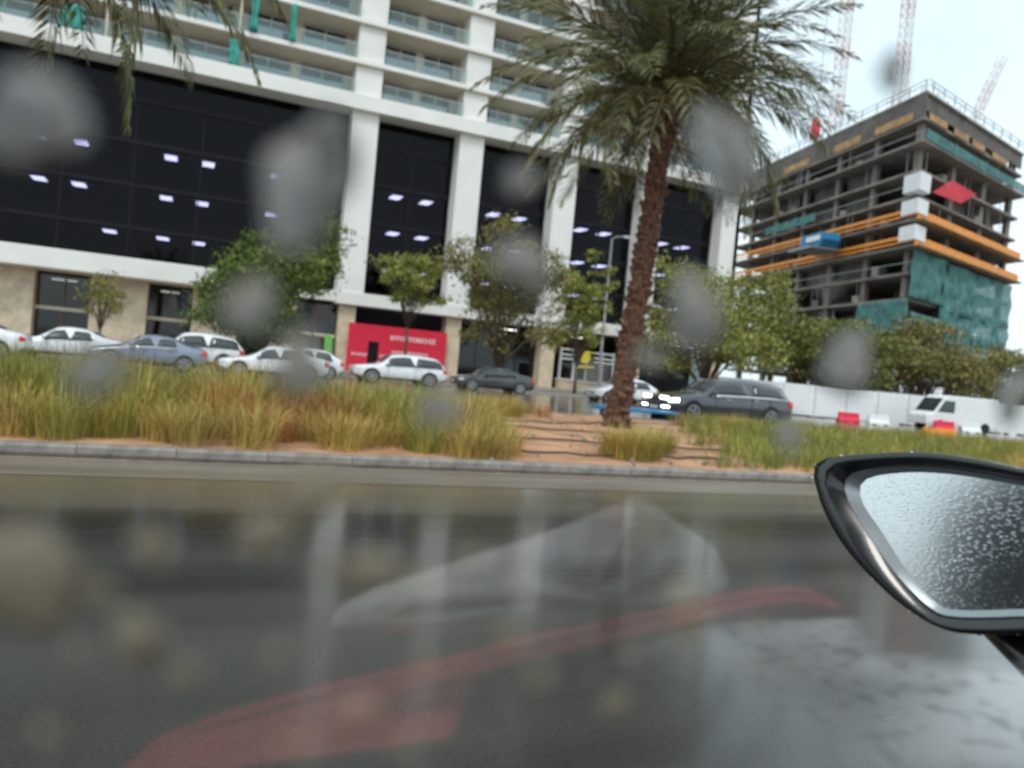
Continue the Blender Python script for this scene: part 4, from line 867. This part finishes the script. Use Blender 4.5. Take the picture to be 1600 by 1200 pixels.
q = MB(); n = len(rp); q.add(rp+[(a+.006, b-.02, c) for a, b, c in rp], [tuple(range(n)), tuple(range(2*n-1, n-1, -1))]+[(i, (i+1) % n, n+(i+1) % n, n+i) for i in range(n)]); q.build('red_trim', 'seat_red', ow)
# jacket lying across the dashboard edge
jk = thing('folded_jacket', 'grey cloth lying inside the car and mirrored faintly in the side window', 'jacket', (.35, -.48, 1.13))
jo = [(.152,-.565,1.132),(.173,-.556,1.156),(.217,-.538,1.179),(.284,-.511,1.21),(.339,-.488,1.235),(.394,-.465,1.265),(.424,-.452,1.282),(.452,-.44,1.265),(.481,-.427,1.249),(.494,-.422,1.232),(.5,-.419,1.214),(.491,-.422,1.2),(.452,-.439,1.184),(.368,-.474,1.16),(.255,-.521,1.139)]
def closed_curve(P, m):
    P = [Vector(p) for p in P]; k = len(P); out = []
    for i in range(k*m):
        t = i/m; j = int(t); q = t-j; p0, p1, p2, p3 = (P[(j+d) % k] for d in (-1, 0, 1, 2))
        out.append(.5*((2*p1)+(-p0+p2)*q+(2*p0-5*p1+4*p2-p3)*q*q+(-p0+3*p1-3*p2+p3)*q**3))
    return out
jo = closed_curve(jo, 4)
ctr = Vector((.36,-.475,1.195)); rings = []
for s, off in ((1, -.05), (1, 0), (.8, .022), (.5, .034), (.2, .038)):
    rings.append([ctr+(Vector(p)-ctr)*s+Vector((-.35, 1, 0)).normalized()*(off+.007*math.sin(i*.55+s*5)*(1 if 0 < s < 1 else 0)) for i, p in enumerate(jo)])
q = MB(); n = len(jo); V = [v-Vector((.35,-.48,1.13)) for r_ in rings for v in r_]
q.add(V, [(a*n+i, a*n+(i+1) % n, (a+1)*n+(i+1) % n, (a+1)*n+i) for a in range(4) for i in range(n)]+[tuple(4*n+i for i in range(n)), tuple(range(n-1, -1, -1))]); q.build('cloth', 'jacket', jk, smooth=True)

# side window: two panes of one window plus the raindrops on its outer face
cw = thing('car_window', 'side window of the car with out of focus raindrops on the glass', 'window', (0, YP, 0))
seam = [(-.42,1.3828),(-.02,1.3828),(.0262,1.3832),(.0888,1.3833),(.1028,1.3608),(.1232,1.3566),(.1544,1.3533),(.45,1.34)]
q = MB(); poly = seam+[(.45,1.34),(.42,1.60),(-.42,1.64)]; poly = seam+[(.30,1.60),(-.42,1.64)]
q.add([(a, 0, b) for a, b in poly], [tuple(range(len(poly)))]); q.build('pane', 'clear', cw)
poly = seam+[(.47,1.07),(-.42,1.07)]
q = MB(); q.add([(a, 0, b) for a, b in poly], [tuple(range(len(poly)))]); q.build('pane', 'car_window', cw)
drops = [(.0111,1.4184,60,1.5),(-.0157,1.4206,52,1.3),(.0384,1.4135,45,1),(.068,1.433,70,1.1),(.0653,1.4101,60,1),(.0947,1.4055,72,.75),(.0148,1.3841,40,1),(.0099,1.3789,38,1),(.0227,1.3743,45,.8),(-.0015,1.3775,30,1),(-.0022,1.3672,40,.9),(.0288,1.3726,30,.9),(.0467,1.3594,25,1),(.0584,1.355,30,1),(.0224,1.357,35,1),(-.0136,1.3746,60,1.2),(.0415,1.3652,28,1),(.0121,1.3983,42,1),(.0061,1.4041,40,1),(-.0083,1.3958,36,1),(.0292,1.3943,35,1),(.0846,1.394,30,1.6),(.0692,1.3675,45,1.5),(.0135,1.4239,40,1),(.0978,1.4516,40,1),(.1339,1.4033,50,1.2),(.05,1.3999,28,1),(.0587,1.4032,30,1)]
drops += [(.081,1.3651,22,1),(-.0079,1.3664,18,1),(.06,1.379,24,1),(.033,1.3537,20,1),(.0163,1.3533,24,1),(-.0007,1.3659,20,1),(.0817,1.3587,14,1),(.027,1.3682,21,1),(.0824,1.3718,16,1),(.0299,1.363,22,1),(.0349,1.3757,24,1),(.0026,1.3632,25,1),(.0719,1.3707,20,1),(-.0101,1.3577,21,1),(.0144,1.3534,19,1),(.0287,1.3523,24,1),(.0167,1.3746,22,1),(-.0064,1.3726,24,1),(.0759,1.3766,13,1),(.0601,1.3618,16,1),(.042,1.372,20,1),(.0123,1.3644,22,1),(-.009,1.3729,20,1),(.0371,1.4239,29,1),(.0895,1.4168,18,1),(.0404,1.4107,25,1)]
for i, (x, z, rp_, asp) in enumerate(drops):
    rad = max(.0012, (rp_-8)/1209*.105*1.1); bm = bmesh.new(); nr, na = 8, 24; rows = []
    for a in range(nr+1):
        t = a/nr*math.pi/2; ring = []
        for b in range(na):
            ph = 2*math.pi*b/na; rr = rad*(1-a/nr)*(1+.17*math.sin(ph*2+i)+.11*math.sin(ph*3+2*i)+.06*math.sin(ph*5+3*i)); ring.append(bm.verts.new((rr*math.cos(ph), .0008+math.sqrt(max(0, (1.356*rad)**2-(rad*(1-a/nr))**2))-.916*rad, rr*math.sin(ph)*asp)))
            if a == nr: break
        rows.append(ring)
    for a in range(nr-1):
        for b in range(na): bm.faces.new((rows[a][b], rows[a][(b+1) % na], rows[a+1][(b+1) % na], rows[a+1][b]))
    for b in range(na): bm.faces.new((rows[nr-1][b], rows[nr-1][(b+1) % na], rows[nr][0]))
    bm.faces.new(rows[0][::-1]); bmesh.ops.recalc_face_normals(bm, faces=bm.faces)
    me = bpy.data.meshes.new('raindrop'); bm.to_mesh(me); bm.free()
    o = obj('raindrop', me, 'silt_drop' if z < 1.386 else 'milky_drop', cw, loc=(x, 0, z)); me.polygons.foreach_set('use_smooth', [len(p.vertices) < 5 for p in me.polygons])

# door mirror
mo = Vector((.5351,.401,1.2996)); mn = Vector((-.9417,-.352,.092)).normalized(); mu_ = Vector((.3061,-.952,0)).normalized(); mu_ = Vector((0,0,1)).cross(mn).normalized(); mv = mn.cross(mu_)
mr_ = thing('door_mirror', 'black door mirror beaded with rain on the near side of the car', 'mirror', (.5351,.401,1.2996))
outer = [(-.1063,.0388),(-.0986,.05),(-.0622,.0592),(-.0236,.0659),(.0124,.0662),(.0417,.0637),(.0725,.0611),(.088,.0507),(.0948,.0221),(.0974,-.0152),(.088,-.037),(.0566,-.0499),(.0299,-.0585),(.0091,-.0618),(-.0143,-.0561),(-.0405,-.0423),(-.0698,-.0205),(-.0903,.0033),(-.1012,.0231)]
glass = [(-.0717,.0375),(-.0451,.0482),(-.0079,.0533),(.0431,.0528),(.0737,.0515),(.0821,.0409),(.0859,.0157),(.0869,-.014),(.0761,-.0278),(.0546,-.0346),(.0114,-.048),(-.0042,-.0469),(-.028,-.029),(-.0521,-.0018),(-.0715,.0204)]
def resample(poly, n):
    P = [Vector((a, b)) for a, b in poly]; k = len(P); out = []
    # Catmull-Rom through the outline, evenly by index
    for i in range(n):
        t = i*k/n; j = int(t); q = t-j; p0, p1, p2, p3 = (P[(j+d) % k] for d in (-1, 0, 1, 2))
        out.append(.5*((2*p1)+(-p0+p2)*q+(2*p0-5*p1+4*p2-p3)*q*q+(-p0+3*p1-3*p2+p3)*q**3))
    return out
def by_angle(poly, n, c):
    P = resample(poly, 400); out = []
    ang = [math.atan2(p.y-c[1], p.x-c[0]) for p in P]
    for i in range(n):
        a = -math.pi+2*math.pi*i/n; j = min(range(400), key=lambda k: abs((ang[k]-a+math.pi) % (2*math.pi)-math.pi)); out.append(P[j])
    return out
NA = 72; cc2 = (.005, .004); OU = by_angle(outer, NA, cc2); GL = by_angle(glass, NA, cc2); cv = Vector(cc2)
def loc3(p, h): return mu_*p.x+mv*p.y+mn*h
def shrink(L_, s): return [cv+(p-cv)*s for p in L_]
rings = [(shrink(OU, .30), -.075), (shrink(OU, .62), -.068), (shrink(OU, .86), -.048), (shrink(OU, .97), -.022), (shrink(OU, 1.0), .002), (shrink(OU, .985), .010), ([o.lerp(g_, .42) for o, g_ in zip(OU, GL)], .010), ([o.lerp(g_, .8) for o, g_ in zip(OU, GL)], .002)]
q = MB(); V = [loc3(p, h) for r_, h in rings for p in r_]; n = NA
q.add(V, [(a*n+i, a*n+(i+1) % n, (a+1)*n+(i+1) % n, (a+1)*n+i) for a in range(len(rings)-1) for i in range(n)]+[tuple(range(n-1, -1, -1))]); q.build('housing', 'mirror_black', mr_, smooth=True)
rings = [([o.lerp(g_, .74) for o, g_ in zip(OU, GL)], .001), (GL, -.008), (shrink(GL, .97), -.010)]
q = MB(); V = [loc3(p, h) for r_, h in rings for p in r_]
q.add(V, [(a*n+i, a*n+(i+1) % n, (a+1)*n+(i+1) % n, (a+1)*n+i) for a in range(2) for i in range(n)]); q.build('bezel', 'mirror_bezel', mr_, smooth=True)
q = MB(); G2 = shrink(GL, .985); V = [loc3(p, -.0095) for p in G2]; q.add(V, [tuple(range(n))]); q.build('mirror_glass', 'mirror_glass', mr_)
# blind-edge convex strip along the outer side of the glass
q = MB(); q.tube([loc3(Vector((.03, -.05)), -.03), loc3(Vector((.075, -.085)), -.03), loc3(Vector((.16, -.14)), -.03)], [.014, .013, .02], 12); q.build('arm', 'mirror_black', mr_, smooth=True)
# water beads on the housing rim
bd = bmesh.new(); bmesh.ops.create_icosphere(bd, subdivisions=2, radius=1); me = bpy.data.meshes.new('water_bead'); bd.to_mesh(me); bd.free(); me.polygons.foreach_set('use_smooth', [True]*len(me.polygons))
for i in range(60):
    k = random.randrange(NA); p = OU[k]; s = random.uniform(.0006, .0016); h = random.uniform(-.02, .008)
    o = obj('water_bead', me, 'water', mr_, loc=loc3(cv+(p-cv)*(1.0 if h > -.01 else .985), h)); o.scale = (s*1.3, s*1.3, s)
